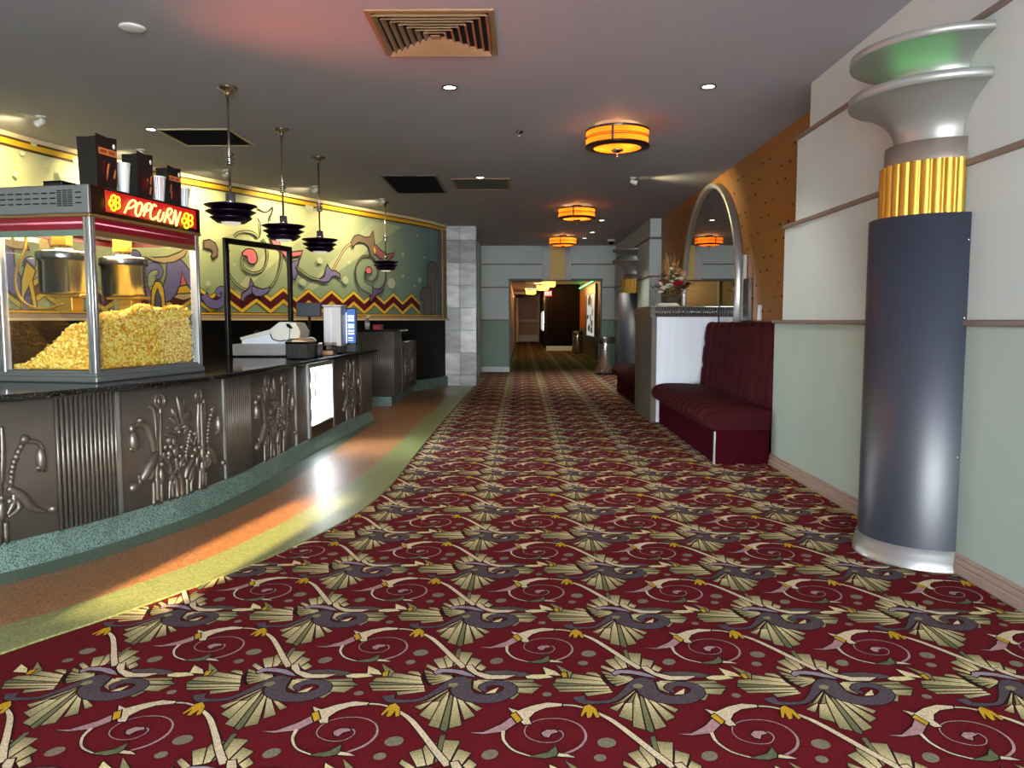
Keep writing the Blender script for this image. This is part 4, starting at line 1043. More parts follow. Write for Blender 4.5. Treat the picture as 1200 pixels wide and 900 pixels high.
p = MB(); p.prism([(-2.52, 12.335), (-1.85, 12.335), (-1.85, 13.9), (-2.02, 13.9), (-2.52, 12.75)], .94, .965); p.build('low_top', 'granite', t)
p = MB(); p.prism([(-2.5, 11.6), (-1.95, 11.6), (-1.95, 13.86), (-2.06, 13.86), (-2.5, 12.78)], .0095, .154); p.build('plinth', 'terrazzo_teal', t)
t = thing('spray_bottle', 'small white and grey bottle standing on the tall fluted counter', 'bottle', (-2.32, 11.7, 1.156))
p = MB(); p.lathe([(0, 0), (.035, 0), (.037, .02), (.037, .13), (.015, .17), (0, .17)], n=16); p.build('body', 'bottle_grey', t, world=False)
p = MB(); p.lathe([(.0375, .05), (.0375, .10)], n=16); p.build('label_band', 'cup_white', t, world=False)
p = MB(); p.lathe([(.016, .165), (.016, .21), (0, .212)], n=12); p.cbox(.0, .05, -.008, .008, .195, .212, .003); p.build('nozzle', 'white_plastic', t, world=False)
t = thing('red_box', 'small red box lying beside the bottle on the fluted counter', 'box', (-2.17, 11.75, 1.156))
p = MB(); p.cbox(-.07, .07, -.05, .05, 0, .06, .006); p.build('body', 'red', t, world=False); p = MB(); p.cbox(-.073, .073, -.053, .053, .06, .075, .004); p.build('lid', 'red_stripe', t, world=False)

# ================================================================== POPCORN MACHINE
CT_ = .926
pm = thing('popcorn_machine', 'big glass popcorn machine with red neon sign standing on the curved counter', 'popcorn machine', (-2.764, 5.178, CT_), -math.atan2(.184, .983))
TP = WM[pm.name]; W2, D2 = .34, .545
def PB(f, n, m, par=None, **k):
    p = MB(); f(p); return p.build(n, m, par or pm, world=False, **k)
def f(p):
    p.cbox(-W2 - .01, W2 + .01, -D2 - .01, D2 + .01, 0, .035, .006); p.cbox(-W2, W2, -D2, D2, .035, .055, .005); p.cbox(-W2 + .01, W2 - .01, -D2 + .01, D2 - .01, .055, .07, .004)
PB(f, 'base', 'grey_metal')
PSZ = .048
for sx in (-1, 1):
    for sy in (-1, 1):
        def f(p):
            x, y = sx * (W2 - PSZ / 2), sy * (D2 - PSZ / 2); p.cbox(x - PSZ / 2, x + PSZ / 2, y - PSZ / 2, y + PSZ / 2, .055, .998, .004)
            p.tube([(sx * (W2 + .001), y, .06), (sx * (W2 + .001), y, .99)], .004, 6); p.tube([(x, sy * (D2 + .001), .06), (x, sy * (D2 + .001), .99)], .004, 6)
        PB(f, 'post', 'alu')
G0, G1 = .07, .90
PB(lambda p: p.box(W2 - .028, W2 - .022, -D2 + PSZ, D2 - PSZ, G0, G1), 'glass_panel', 'glass')
PB(lambda p: p.box(-W2 + .022, -W2 + .028, -D2 + PSZ, D2 - PSZ, G0, G1), 'glass_panel', 'glass')
PB(lambda p: p.box(-W2 + PSZ, W2 - PSZ, -D2 + .022, -D2 + .028, G0, G1), 'glass_panel', 'glass')
PB(lambda p: p.box(-W2 + PSZ, W2 - PSZ, D2 - .028, D2 - .022, G0, G1), 'glass_panel', 'glass')
hd = PB(lambda p: p.cbox(-W2, W2, -D2, D2, .998, 1.166, .006), 'header', 'grey_metal')
PB(lambda p: p.cbox(-W2 - .014, W2 + .014, -D2 - .014, D2 + .014, .978, .998, .005), 'ledge', 'wood_metal')
for k in [-1] + list(range(8)):
    x = W2 - .067 if k < 0 else W2 - .24 - k * .058
    if x - .02 < -W2 + .02 or k == 7: continue
    def f(p):
        for z in (1.06, 1.09, 1.12): p.cbox(x - .020, x + .020, -D2 - .003, -D2 + .001, z - .004, z + .004, .001)
        p.box(x - .019, x + .019, -D2 - .001, -D2 + .0005, 1.057, 1.123, 1)
    PB(f, 'vent_slots', ['black', 'grey_metal'], hd)
def f(p):
    for k in range(9):
        z = 1.045 + k * .011
        for x in (W2 - .195, W2 - .158, W2 - .122): p.cbox(x - .015, x + .015, -D2 - .004, -D2 + .001, z - .003, z + .003, .001)
PB(f, 'vent_grille', 'black', hd)
for nm_, fn in (('valance', lambda p: (p.box(-W2 + PSZ, W2 - PSZ, -D2 + .002, -D2 + .02, .905, .978), p.box(W2 - .02, W2 - .002, -D2 + PSZ, D2 - PSZ, .905, .978), p.box(-W2 + PSZ, W2 - PSZ, D2 - .02, D2 - .002, .905, .978), p.box(-W2 + .002, -W2 + .02, -D2 + PSZ, D2 - PSZ, .905, .978))),):
    vl = PB(fn, nm_, 'red_stripe')
PB(lambda p: (p.tube([(-W2 + PSZ, -D2, .945), (W2 - PSZ, -D2, .945)], .007, 8), p.tube([(W2, -D2 + PSZ, .945), (W2, D2 - PSZ, .945)], .005, 8)), 'pink_line', 'pink_line', vl)
PB(lambda p: p.box(-W2 + PSZ, W2 - PSZ, -D2, -D2 + .021, .870, .905), 'lower_trim', 'green_trim'); PB(lambda p: p.box(W2 - .021, W2, -D2 + PSZ, D2 - PSZ, .870, .905), 'lower_trim', 'wood_metal')
PB(lambda p: p.box(-W2 + .03, W2 - .03, -D2 + .03, D2 - .03, .95, .975), 'inner_ceiling', 'white_plastic')
# neon sign on the long side
def face(x, y):     # pixel -> (y', z) on the machine's long side
    P0 = TP @ Vector((W2, 0, 0)); nrm = (TP.to_3x3() @ Vector((1, 0, 0))); d = ray(x, y); q = CAM + d * ((P0 - CAM).dot(nrm) / d.dot(nrm)); l = TP.inverted() @ q; return l.y, l.z
def fc(x, y): return face(80 + x / 7.5, 145 + y / 7.5)
sb = PB(lambda p: p.cbox(W2, W2 + .012, -D2, D2, .999, 1.165, .003), 'sign_board', 'bronze')
q0, q1, q2, q3 = fc(303, 590), fc(1100, 745), fc(1100, 905), fc(290, 772)
za, zb = 1.022, 1.150
PB(lambda p: p.cbox(W2 + .012, W2 + .018, q0[0], q1[0], za, zb, .002), 'lit_panel', 'sign_red', sb)
def tubeyz(p, pts, r, x=W2 + .032, n=4):
    zz = []
    for a, b in pts:
        yy, z = fc(a, b); t_ = (yy - q0[0]) / (q1[0] - q0[0]); ztop = q0[1] + (q1[1] - q0[1]) * t_; zbot = q3[1] + (q2[1] - q3[1]) * t_
        z = za + (zb - za) * (z - zbot) / (ztop - zbot); zz.append((x, yy, z))
    p.tube(spline(zz, n), r, 7)
def f(p):
    for st in ([(455, 785), (474, 740), (498, 695), (530, 673), (554, 690), (545, 718), (512, 738), (482, 745)],
               [(592, 690), (566, 715), (552, 765), (562, 804), (586, 800), (604, 755), (608, 708), (592, 690)],
               [(622, 806), (640, 758), (655, 715)], [(618, 765), (640, 712), (670, 696), (690, 712), (680, 745), (645, 765)],
               [(735, 720), (716, 705), (694, 740), (682, 790), (692, 828), (716, 830), (730, 812)],
               [(772, 752), (752, 790), (748, 832), (766, 846), (788, 822), (802, 770)],
               [(806, 856), (822, 800), (838, 744)], [(826, 775), (845, 738), (866, 738), (872, 760), (850, 792), (828, 796), (852, 830), (862, 866)],
               [(874, 868), (890, 812), (904, 750), (908, 800), (912, 884), (930, 824), (950, 762)]):
        tubeyz(p, st, .0062)
PB(f, 'neon_lettering', 'neon_white', sb)
for cx, cy in ((368, 700), (1012, 836)):
    p = MB()
    for k in range(5):
        a = 2 * PI * k / 5 + .6; x, y = cx + 30 * math.cos(a), cy + 42 * math.sin(a)
        tubeyz(p, [(x + 20 * math.cos(b), y + 26 * math.sin(b)) for b in [a + 2 * PI * j / 10 for j in range(11)]], .0056, n=2)
    p.build('neon_popcorn_shape', 'neon_yellow', sb, world=False)
# kettles, hose and bin inside
def kettle(x, y):
    k = PB(lambda p: p.lathe([(0, .535), (.13, .535), (.142, .55), (.143, .735), (.150, .740), (.150, .795), (.145, .80), (0, .80)], (x, y, 0), 36), 'kettle', 'steel')
    PB(lambda p: (p.lathe([(.153, .745), (.156, .75), (.156, .79), (.153, .795)], (x, y, 0), 36), p.lathe([(0, .80), (.06, .80), (.055, .82), (0, .825)], (x, y, 0), 20)), 'kettle_lid', 'steel_dark', k)
    PB(lambda p: (p.cyl((x + .0, y, .82), (x, y, .95), .022, n=12), p.cbox(x - .06, x + .05, y - .03, y + .03, .84, .95, .004)), 'kettle_hanger', 'gold', k)
    PB(lambda p: (p.cbox(x - .10, x + .16, y - .06, y + .06, .515, .534, .004), p.cbox(x - .03, x + .09, y - .05, y + .05, .43, .515, .004)), 'kettle_bracket', 'gold', k)
kettle(-.06, -.30); kettle(-.02, .20)
def kx(x, y):        # pixel -> point in the machine's cross plane through the front kettle
    P0 = TP @ Vector((0, -.36, 0)); nrm = TP.to_3x3() @ Vector((0, 1, 0)); d = ray(x, y); return TP.inverted() @ (CAM + d * ((P0 - CAM).dot(nrm) / d.dot(nrm)))
PB(lambda p: p.tube(spline([kx(31, 275), kx(29, 292), kx(20, 315), kx(18, 332), kx(24, 350), kx(38, 360), kx(55, 362), kx(74, 356)], 6), .010, 8), 'oil_hose', 'gold')
PB(lambda p: (p.cbox(-.29, .02, .14, .49, .072, .30, .004), p.cbox(-.295, .03, .132, .15, .30, .325, .004)), 'inner_bin', 'bin_bronze')
PB(lambda p: p.box(-W2 + .04, W2 - .04, D2 - .05, D2 - .045, .075, .42), 'back_plate', 'bronze')
# popcorn
def hp_(x, y):
    s_ = max(0, min(1, (x + .27) / .52)); s_ = s_ * s_ * (3 - 2 * s_); g = max(0, min(1, (y + .5) / .45))
    return .088 + (.27 + .10 * g) * s_ + .012 * math.sin(x * 31 + y * 17) * s_
rr = random.Random(21)
PC = [S(248, 232, 140), S(244, 214, 92), S(238, 192, 60), S(224, 156, 38), S(246, 226, 120)]
ICO = bmesh.new(); bmesh.ops.create_icosphere(ICO, subdivisions=1, radius=1.0); ICO.verts.index_update()
IV = [v.co.copy() for v in ICO.verts]; IF = [[v.index for v in q.verts] for q in ICO.faces]; ICO.free()
pk = MB()
X0, X1, Y0, Y1 = -.285, .290, -.485, .475
def hgrid(xa, xb, ya, yb, n, m): pk.grid(lambda i, j: (xa + (xb - xa) * i, ya + (yb - ya) * j, hp_(xa + (xb - xa) * i, ya + (yb - ya) * j) - .012), n, m, 0, None, False, lambda i, j: S(225, 165, 60))
hgrid(X0, X1, Y0, .11, 24, 18); hgrid(.05, X1, .11, Y1, 10, 12)
pk.grid(lambda i, j: (X1 - .008, Y0 + (Y1 - Y0) * i, .073 + (hp_(X1, Y0 + (Y1 - Y0) * i) - .085) * j), 30, 3, 0, None, False, lambda i, j: S(214, 160, 62))
pk.grid(lambda i, j: (X0 + (X1 - X0) * i, Y0 + .008, .073 + (hp_(X0 + (X1 - X0) * i, Y0) - .085) * j), 24, 3, 0, None, False, lambda i, j: S(214, 160, 62))
def kernel(c0, big=1.0):
    for k in range(2):
        r = rr.uniform(.0075, .0115) * big; cc = rr.choice(PC); o_ = Vector((rr.uniform(-1, 1), rr.uniform(-1, 1), rr.uniform(-1, 1))) * .008 * k
        pk.add([c0 + o_ + v * r * rr.uniform(.7, 1.25) for v in IV], IF, 0, True, None, cc)
for k in range(2000):
    x, y = rr.uniform(X0, X1), rr.uniform(Y0, Y1)
    if y > .095 and x < .065: continue
    kernel(Vector((x, y, hp_(x, y) - .004 + rr.uniform(-.004, .010))))
for k in range(1900): y = rr.uniform(-.475, Y1); h = hp_(X1, y); kernel(Vector((X1 + rr.uniform(-.006, .008), y, rr.uniform(.085, h))))
for k in range(800):
    x = rr.uniform(-.27, .272); h = hp_(x, Y0); kernel(Vector((x, Y0 + rr.uniform(-.008, .006), rr.uniform(.085, h))))
for v in pk.v: v.z = max(v.z, .0715)
for v in pk.v: v.x = min(v.x, W2 - .0285); v.y = max(v.y, -D2 + .0285)
pk.v = [TP @ v for v in pk.v]
tag(pk.build('popcorn', 'popcorn', fix=False), 'heap of yellow popcorn filling the glass machine, rising towards the sign side', 'popcorn', None, 'stuff')

# bags and cups on the machine's roof
ZR = 1.167
def on_roof(x, y): return place(TP, x, y, ZR)
RZ = pm.rotation_euler.z
def bag(x, y, w, d, h, label, art_):
    t = thing('popcorn_bag', label, 'bag', on_roof(x, y), RZ, 'black popcorn bags on the machine')
    p = MB(); b0, b1, d0, d1 = w / 2 * .94, w / 2, d / 2 * .92, d / 2
    nz = 10; ring = []
    for k in range(nz + 1):
        q = k / nz; a, b = b0 + (b1 - b0) * q, d0 + (d1 - d0) * q; z = h * q * .97; cr = .004 * math.sin(k * 2.3)
        ring += [(-a, -b, z), (0 + cr, -b + .01 * q, z), (a, -b, z), (a, 0, z), (a, b, z), (0, b - .01, z), (-a, b, z), (-a, 0, z)]
    p.add(ring, [(k * 8 + i, k * 8 + (i + 1) % 8, (k + 1) * 8 + (i + 1) % 8, (k + 1) * 8 + i) for k in range(nz) for i in range(8)])
    p.add([ring[i] for i in range(8)], [tuple(range(8))[::-1]])
    top = [(b1, -d1), (b1, -d1 * .3), (b1, -d1 * .2), (b1, d1 * .2), (b1, d1 * .3), (b1, d1)]; z0 = h * .97
    p.add([(b1, -d1, z0), (b1, -d1, z0 + .018), (b1, -d1 * .25, z0 + .012), (b1, -d1 * .15, z0 - .004), (b1, d1 * .1, z0 - .004), (b1, d1 * .2, z0 + .012), (b1, d1, z0 + .018), (b1, d1, z0)], [tuple(range(8))])
    p.build('body', 'bag_black', t, world=False)
    p = MB(); e = b1 + .0015
    if art_:
        p.box(e - .003, e, -d1 * .72, d1 * .9, h * .66, h * .78, 0)
        for k in range(9):
            if k == 4: continue
            y_ = -d1 * .62 + k * d1 * .16; p.box(e, e + .0006, y_, y_ + d1 * .09, h * .69, h * .75, 2)
    p.ball((e - .001, d1 * .70, h * .86), .003, .012, .016, 10, 6, 1)
    rr2 = random.Random(int(x * 100 + y * 1000) + 50)
    for k in range(9):
        y_ = rr2.uniform(-d1 * .7, d1 * .6); z_ = rr2.uniform(h * .1, h * .42); ww = rr2.uniform(.01, .03)
        p.add([(e - .001 - .003 * (1 - z_ / h), y_, z_), (e - .001 - .003 * (1 - z_ / h), y_ + ww * .5, z_ - .01), (e - .0005, y_ + ww, z_ + .05), (e - .0005, y_ + ww * .4, z_ + .045)], [(0, 1, 2, 3)], 3 if k % 3 else 0)
    p.build('print', ['bag_orange', 'cup_white', 'bag_black', 'bag_red'], t, world=False)
def roof_at(px, py): yy, z = face(px, py); return yy
y1 = roof_at(103, 216); 
bag(.235, -.325, .13, .185, .315, 'largest black popcorn bag with orange band, closest to the front corner of the machine', True)
bag(.245, .03, .11, .16, .285, 'middle black popcorn bag between a white cup and a red striped cup', False)
bag(.25, .345, .09, .15, .255, 'smallest black popcorn bag with small white badge, last along the machine roof', True)
def cup(x, y, r, h, label, m, stripes):
    t = thing('paper_cup', label, 'cup', on_roof(x, y), RZ, 'paper cups on the machine')
    p = MB(); p.lathe([(0, 0), (r * .7, 0), (r * .7, .003), (r, h), (r * 1.05, h + .002), (r * 1.05, h + .008), (r * .96, h + .008), (r * .68, .01), (0, .01)], n=28); b = p.build('body', m, t, world=False)
    if stripes:
        p = MB()
        for k in range(10):
            a = 2 * PI * k / 10; a2 = a + .3
            p.add([(r * .702 * math.cos(a), r * .702 * math.sin(a), .004), (r * .702 * math.cos(a2), r * .702 * math.sin(a2), .004), (r * 1.004 * math.cos(a2), r * 1.004 * math.sin(a2), h), (r * 1.004 * math.cos(a), r * 1.004 * math.sin(a), h)], [(0, 1, 2, 3)])
        p.build('stripes', stripes, b, world=False)
cup(.26, -.135, .045, .19, 'white paper cup between the largest bag and the middle bag', 'cup_white', None)
cup(.27, .20, .048, .165, 'red and white striped cup between the middle and smallest bags', 'cup_white', 'red')
cup(.27, .478, .045, .135, 'white and black cup at the far end of the machine roof', 'cup_white', 'black')
t = thing('flat_box', 'low black box on the machine roof in front of the largest bag', 'box', on_roof(.03, -.40), RZ)
p = MB(); p.cbox(-.07, .06, -.06, .06, 0, .035, .004); p.build('body', 'black', t, world=False); p = MB(); p.cbox(-.072, .062, -.062, .062, .035, .042, .003); p.build('lid', 'black_gloss', t, world=False)

# ================================================================== THINGS ON THE COUNTER
def XZ(x, y, Y): q = on_y(x, y, Y); return (q.x, q.z)
def slab(mb, pts, y0, y1, mi=0):
    n = len(pts); mb.add([(x, y0, z) for x, z in pts] + [(x, y1, z) for x, z in pts], [list(range(n)), list(range(n, 2 * n))[::-1]] + [(i, (i + 1) % n, n + (i + 1) % n, n + i) for i in range(n)], mi)
KX = lambda x, y, Y=8.0: XZ(260 + x / 8.57, 365 + y / 8.57, Y)
t = thing('cash_drawer', 'wide grey cash drawer box on the black counter top beneath the white till', 'cash drawer', (-2.67, 7.95, CT_))
p = MB(); p.cbox(-2.945, -2.40, 7.88, 8.36, CT_ + .012, 1.055, .006); p.build('body', 'grey_plastic', t)
p = MB()
for x in (-2.9, -2.45):
    for y in (7.93, 8.3): p.cyl((x, y, CT_), (x, y, CT_ + .014), .018, n=12)
p.build('feet', 'black', t)
t = thing('till_terminal', 'white angular till terminal tilted on top of the grey cash drawer', 'till', (-2.67, 8.0, 1.056))
p = MB(); slab(p, [(KX(200, 322)[0], 1.0565), (KX(640, 322)[0], 1.0565), KX(640, 240), KX(515, 205), KX(205, 285)], 8.0, 8.28); p.build('keyboard', 'white_panel', t)
p = MB(); slab(p, [KX(190, 262), KX(205, 288), KX(330, 262), KX(510, 222), KX(495, 180)], 7.97, 8.31); p.build('cover', 'white_plastic', t)
p = MB(); slab(p, [KX(492, 182), KX(590, 105), KX(690, 108), KX(690, 275), KX(640, 300), KX(560, 292), KX(512, 222)], 7.95, 8.30); slab(p, [KX(692, 108), KX(755, 115), KX(802, 200), KX(790, 270), KX(692, 278)], 7.96, 8.30, 1); p.build('head', ['white_plastic', 'paper'], t, bevel=.008)
p = MB(); p.tube(spline([(*KX(505, 225), 0), (*KX(530, 275), 0), (*KX(600, 296), 0), (*KX(650, 285), 0)], 6), .006, 6)
p.v = [Vector((v.x, 7.94 + v.z, v.y)) for v in p.v]; p.build('cable', 'black', t)
p = MB(); slab(p, [KX(665, 120), KX(700, 130), KX(730, 168), KX(705, 172), KX(670, 150)], 7.93, 7.955); p.build('clip', 'black_gloss', t)
t = thing('pump_bottle', 'small black pump bottle behind the left end of the cash drawer', 'bottle', (-2.88, 8.44, CT_))
p = MB(); p.lathe([(0, 0), (.045, 0), (.048, .02), (.048, .13), (.02, .17), (.012, .18), (.012, .21), (0, .21)], n=18); p.build('body', 'black_gloss', t, world=False); p = MB(); p.ball((0, 0, .235), .03, .03, .028); p.build('pump_head', 'black', t, world=False)
t = thing('black_caddy', 'black ribbed plastic caddy beside the grey cash drawer', 'caddy', (-2.15, 7.5, CT_))
p = MB(); p.cbox(-2.255, -2.045, 7.42, 7.66, CT_ + .001, 1.085, .008)
for k in range(9): p.cbox(-2.245 + k * .0235, -2.232 + k * .0235, 7.414, 7.42, CT_ + .01, 1.06, .002)
p.build('body', 'black', t); p = MB(); p.cbox(-2.262, -2.038, 7.41, 7.665, 1.07, 1.09, .004); p.build('rim', 'black_gloss', t)
o = MB(); o.add([KX(760, 275, 7.5) + (0,)] and [(-2.19, 7.46, 1.12), (-2.02, 7.44, 1.095), (-2.0, 7.60, 1.10), (-2.17, 7.62, 1.125)], [(0, 1, 2, 3)]); o.prism([(-2.20, 7.45), (-2.06, 7.43), (-2.05, 7.60), (-2.19, 7.61)], 1.0905, 1.098); o.prism([(-2.21, 7.47), (-2.10, 7.44), (-2.07, 7.58), (-2.18, 7.63)], 1.098, 1.108)
tag(o.build('receipt_stack', 'paper_tan'), 'loose tan receipts lying on top of the black caddy', 'paper')
t = thing('wire_basket', 'low black basket with a white hook handle behind the black caddy', 'basket', (-2.2, 8.1, CT_))
p = MB(); p.cbox(-2.28, -2.10, 7.98, 8.2, CT_ + .001, 1.05, .006); p.build('body', 'black', t); p = MB(); p.tube(spline([(-2.26, 8.0, 1.045), (-2.25, 8.0, 1.10), (-2.16, 8.0, 1.115), (-2.12, 8.0, 1.085)], 5), .010, 8); p.build('handle', 'white_plastic', t)
t = thing('acrylic_box', 'clear brownish acrylic box standing before the silver cup dispenser', 'box', (-2.08, 8.32, CT_))
p = MB(); p.box(-2.165, -2.005, 8.28, 8.42, CT_ + .001, 1.06); p.build('body', 'acrylic', t); p = MB(); p.cbox(-2.15, -2.02, 8.29, 8.41, CT_ + .003, .97, .004); p.build('contents', 'paper_tan', t)
t = thing('cup_dispenser', 'tall silver cup dispenser cabinet on a black stand near the counter end', 'dispenser', (-2.12, 8.85, CT_))
p = MB(); p.cbox(-2.225, -2.02, 8.72, 8.96, 1.005, 1.455, .008, 0); p.build('cabinet', 'alu', t); p = MB(); p.box(-2.215, -2.13, 8.712, 8.722, 1.02, 1.44); p.build('front_door', 'alu_brushed', t)
p = MB(); p.cbox(-2.232, -2.012, 8.705, 8.97, 1.452, 1.47, .004); p.build('top_edge', 'white_plastic', t); p = MB(); p.cbox(-2.20, -2.03, 8.74, 8.94, CT_ + .001, 1.006, .004); p.build('stand', 'black', t)
t = thing('menu_screen', 'upright blue lit menu screen with white lettering beside the silver cup dispenser', 'screen', (-1.99, 9.08, CT_))
p = MB(); p.cbox(-2.085, -1.93, 9.06, 9.14, 1.02, 1.44, .005); p.build('case', 'black_gloss', t)
p = MB(); p.box(-2.032, -1.935, 9.052, 9.059, 1.035, 1.425); sc_ = p.build('display', 'screen_blue', t)
p = MB(); rr = random.Random(9)
for r_, (z, h, n) in enumerate(((1.325, .030, 5), (1.285, .030, 4), (1.235, .020, 6), (1.205, .022, 4), (1.165, .020, 5), (1.13, .022, 5), (1.085, .014, 1), (1.06, .008, 1))):
    x0 = -2.02; W_ = .072
    for k in range(n):
        a = x0 + W_ * k / n; p.box(a, a + W_ / n * .78, 9.0495, 9.0515, z, z + h, 0)
p.build('lettering', 'screen_white', sc_, world=True)
p = MB(); p.box(-2.082, -2.036, 9.050, 9.059, 1.03, 1.39, 0); p.box(-2.078, -2.06, 9.047, 9.05, 1.25, 1.36, 1); p.box(-2.075, -2.05, 9.047, 9.05, 1.1, 1.14, 1); p.build('side_poster', ['screen_white', 'screen_red'], t)
p = MB(); p.cbox(-2.17, -1.93, 9.04, 9.24, CT_ + .001, 1.02, .004); p.build('stand', 'black', t)
t = thing('till_monitor', 'dark grey till monitor turned away behind the silver cup dispenser', 'monitor', (-2.55, 9.4, CT_))
p = MB(); p.cbox(-2.72, -2.42, 9.38, 9.43, 1.34, 1.51, .008); p.build('screen', 'navy', t); p = MB(); p.cyl((-2.57, 9.42, CT_ + .02), (-2.57, 9.42, 1.36), .018, n=12); p.cbox(-2.66, -2.48, 9.34, 9.5, CT_ + .001, CT_ + .02, .004); p.build('stand', 'black', t)

# black metal frame standing on the counter
fa, fb = Vector((-3.14, 8.3, 0)), Vector((-2.77, 9.33, 0)); fd = (fb - fa).normalized()
t = thing('metal_frame', 'tall square black metal frame standing on the counter before the mural', 'frame', tuple(fa.lerp(fb, .5)) [:2] + (CT_,))
def bar(mb, a, b, r):
    a, b = Vector(a), Vector(b); mb.tube([a, b], r * 1.41, 4, smooth=False)
for q in (fa, fb):
    p = MB(); p.add([], []); T = Matrix.Translation(q) @ Matrix.Rotation(math.atan2(fd.y, fd.x), 4, 'Z'); p.cbox(-.03, .03, -.02, .02, CT_ + .001, 2.17, .004, 0, T); p.build('post', 'black', t)
p = MB(); T = Matrix.Translation(fa) @ Matrix.Rotation(math.atan2(fd.y, fd.x), 4, 'Z'); p.cbox(-.03, (fb - fa).length + .03, -.02, .02, 2.11, 2.17, .004, 0, T); p.build('top_bar', 'black', t)

# ================================================================== PENDANT LAMPS
def pendant():
    t = thing('pendant_lamp', 'three-tiered dark purple pendant lamp hanging just above the popcorn machine end', 'pendant lamp', (-2.32, 6.265, CEIL), 0, 'tiered pendant lamps over the counter')
    def L(n, prof, m, k=40, par=None):
        p = MB(); p.lathe(prof, (0, 0, 0), k); return p.build(n, m, par or t, world=False)
    L('canopy', [(0, -.001), (.078, -.001), (.080, -.010), (.062, -.020), (.030, -.030), (.026, -.055), (.018, -.075), (0, -.076)], 'brass_dark')
    p = MB(); p.cyl((0, 0, -.07), (0, 0, -.83), .009, n=10); p.build('rod', 'brass_dark', t, world=False)
    L('collar', [(.012, -.51), (.034, -.512), (.034, -.530), (.018, -.534), (.018, -.546), (.034, -.548), (.034, -.566), (.018, -.570), (.018, -.582), (.032, -.584), (.032, -.602), (.012, -.606)], 'steel', 24)
    L('neck', [(.010, -.82), (.036, -.826), (.038, -.885), (.044, -.900), (0, -.902)], 'steel', 24)
    for k, (r, z, hh) in enumerate(((.205, -.905, .050), (.195, -.955, .055), (.165, -1.002, .055))):
        L('shade_tier', [(.035, z), (r * .6, z - .004), (r * .96, z - .012), (r, z - .016), (r * .93, z - .024), (r * .66, z - hh), (r * .60, z - hh)], 'pendant')
    L('lens', [(.075, -1.045), (.072, -1.062), (.05, -1.070), (0, -1.072)], 'pendant_lens', 28)
    return t
pn = pendant()
for (x, y), lab in (((-2.31, 7.61), 'dark purple tiered pendant lamp hanging over the black metal frame, second from the popcorn machine'), ((-2.29, 8.90), 'dark purple tiered pendant lamp, third of the row from the popcorn machine'), ((-2.13, 12.28), 'small far pendant lamp hanging before the grey-green end of the mural')):
    copy_thing(pn, (x, y, CEIL), None, lab)

# ================================================================== DRUM CEILING LAMPS
DRUMS = [(.905, 7.516, 0), (.892, 12.67, 0), (.905, 17.1, 0)]
def drum():
    t = thing('drum_ceiling_lamp', 'largest glowing amber drum ceiling lamp, above the carpet short of the gold alcove', 'ceiling lamp', (*DRUMS[0][:2], CEIL), 0, 'amber drum ceiling lamps')
    def L(n, prof, m, k=56, par=None):
        p = MB(); p.lathe(prof, (0, 0, 0), k); return p.build(n, m, par or t, world=False)
    L('canopy', [(0, -.001), (.09, -.001), (.09, -.030), (.05, -.034), (0, -.035)], 'bronze')
    L('top_ring', [(.20, -.045), (.296, -.045), (.305, -.050), (.305, -.064), (.296, -.068)], 'steel_dark')
    sh = L('shade', [(.295, -.066), (.295, -.188)], 'amber'); sm = sh
    L('bulb', [(0, -.05), (.018, -.06), (.02, -.08), (.012, -.09), (0, -.092)], 'amber_hot', 14)
    L('bottom_ring', [(.296, -.186), (.305, -.190), (.305, -.206), (.225, -.216), (.222, -.206), (.290, -.19)], 'bronze')
    L('bottom_glass', [(.224, -.211), (.12, -.219), (.0, -.222)], 'amber')
    L('finial', [(0, -.220), (.055, -.221), (.058, -.232), (.040, -.246), (.010, -.250), (.008, -.275), (.014, -.285), (.010, -.297), (0, -.300)], 'steel', 24)
    p = MB()
    for z in (-.118, -.136): p.tube([(.298 * math.cos(2 * PI * k / 56), .298 * math.sin(2 * PI * k / 56), z) for k in range(56)], .0035, 6, closed=True)
    for k in range(90):
        a = 2 * PI * k / 90; p.ball((.298 * math.cos(a), .298 * math.sin(a), -.127), .004, .004, .004, 5, 4)
    p.build('bead_band', 'bronze', sh, world=False)
    for k in range(4):
        a = 2 * PI * k / 4 + 4.45; p = MB(); T = Matrix.Rotation(a, 4, 'Z'); p.cbox(.292, .302, -.011, .011, -.190, -.064, .002, 0, T); p.build('strap', 'steel_dark', t, world=False)
    return t
dl = drum()
for i, lab in ((1, 'glowing amber drum ceiling lamp, middle of the three along the passage'), (2, 'glowing amber drum ceiling lamp nearest the hall opening and gold wall strip')): copy_thing(dl, (*DRUMS[i][:2], CEIL), None, lab)
HALLS = [(1.04, 29.6, 2.8), (.88, 32.3, 2.78), (.46, 38.0, 2.8)]
hl = None
for (x, y, z), lab in zip(HALLS, ('yellow glowing hall lamp furthest right inside the hall opening', 'yellow glowing hall lamp just below and left of the brightest one', 'yellow glowing hall lamp hanging before the door at the end of the hall')):
    if hl is None:
        hl = thing('hall_lamp', lab, 'ceiling lamp', (x, y, z), 0, 'yellow lamps in the hall')
        p = MB(); p.lathe([(0, -.002), (.16, -.002), (.17, -.03), (0, -.032)], n=24); p.build('canopy', 'bronze', hl, world=False)
        p = MB(); p.lathe([(.25, -.04), (.255, -.22), (.20, -.26), (0, -.265)], n=28); p.build('shade', 'hall_lamp', hl, world=False)
        p = MB(); p.lathe([(.256, -.035), (.262, -.04), (.262, -.055), (.256, -.06)], n=28); p.lathe([(.258, -.125), (.264, -.13), (.258, -.14)], n=28); p.lathe([(.256, -.212), (.262, -.215), (.262, -.23), (.25, -.235)], n=28); p.build('rings', 'bronze', hl, world=False)
    else: copy_thing(hl, (x, y, z), None, lab)

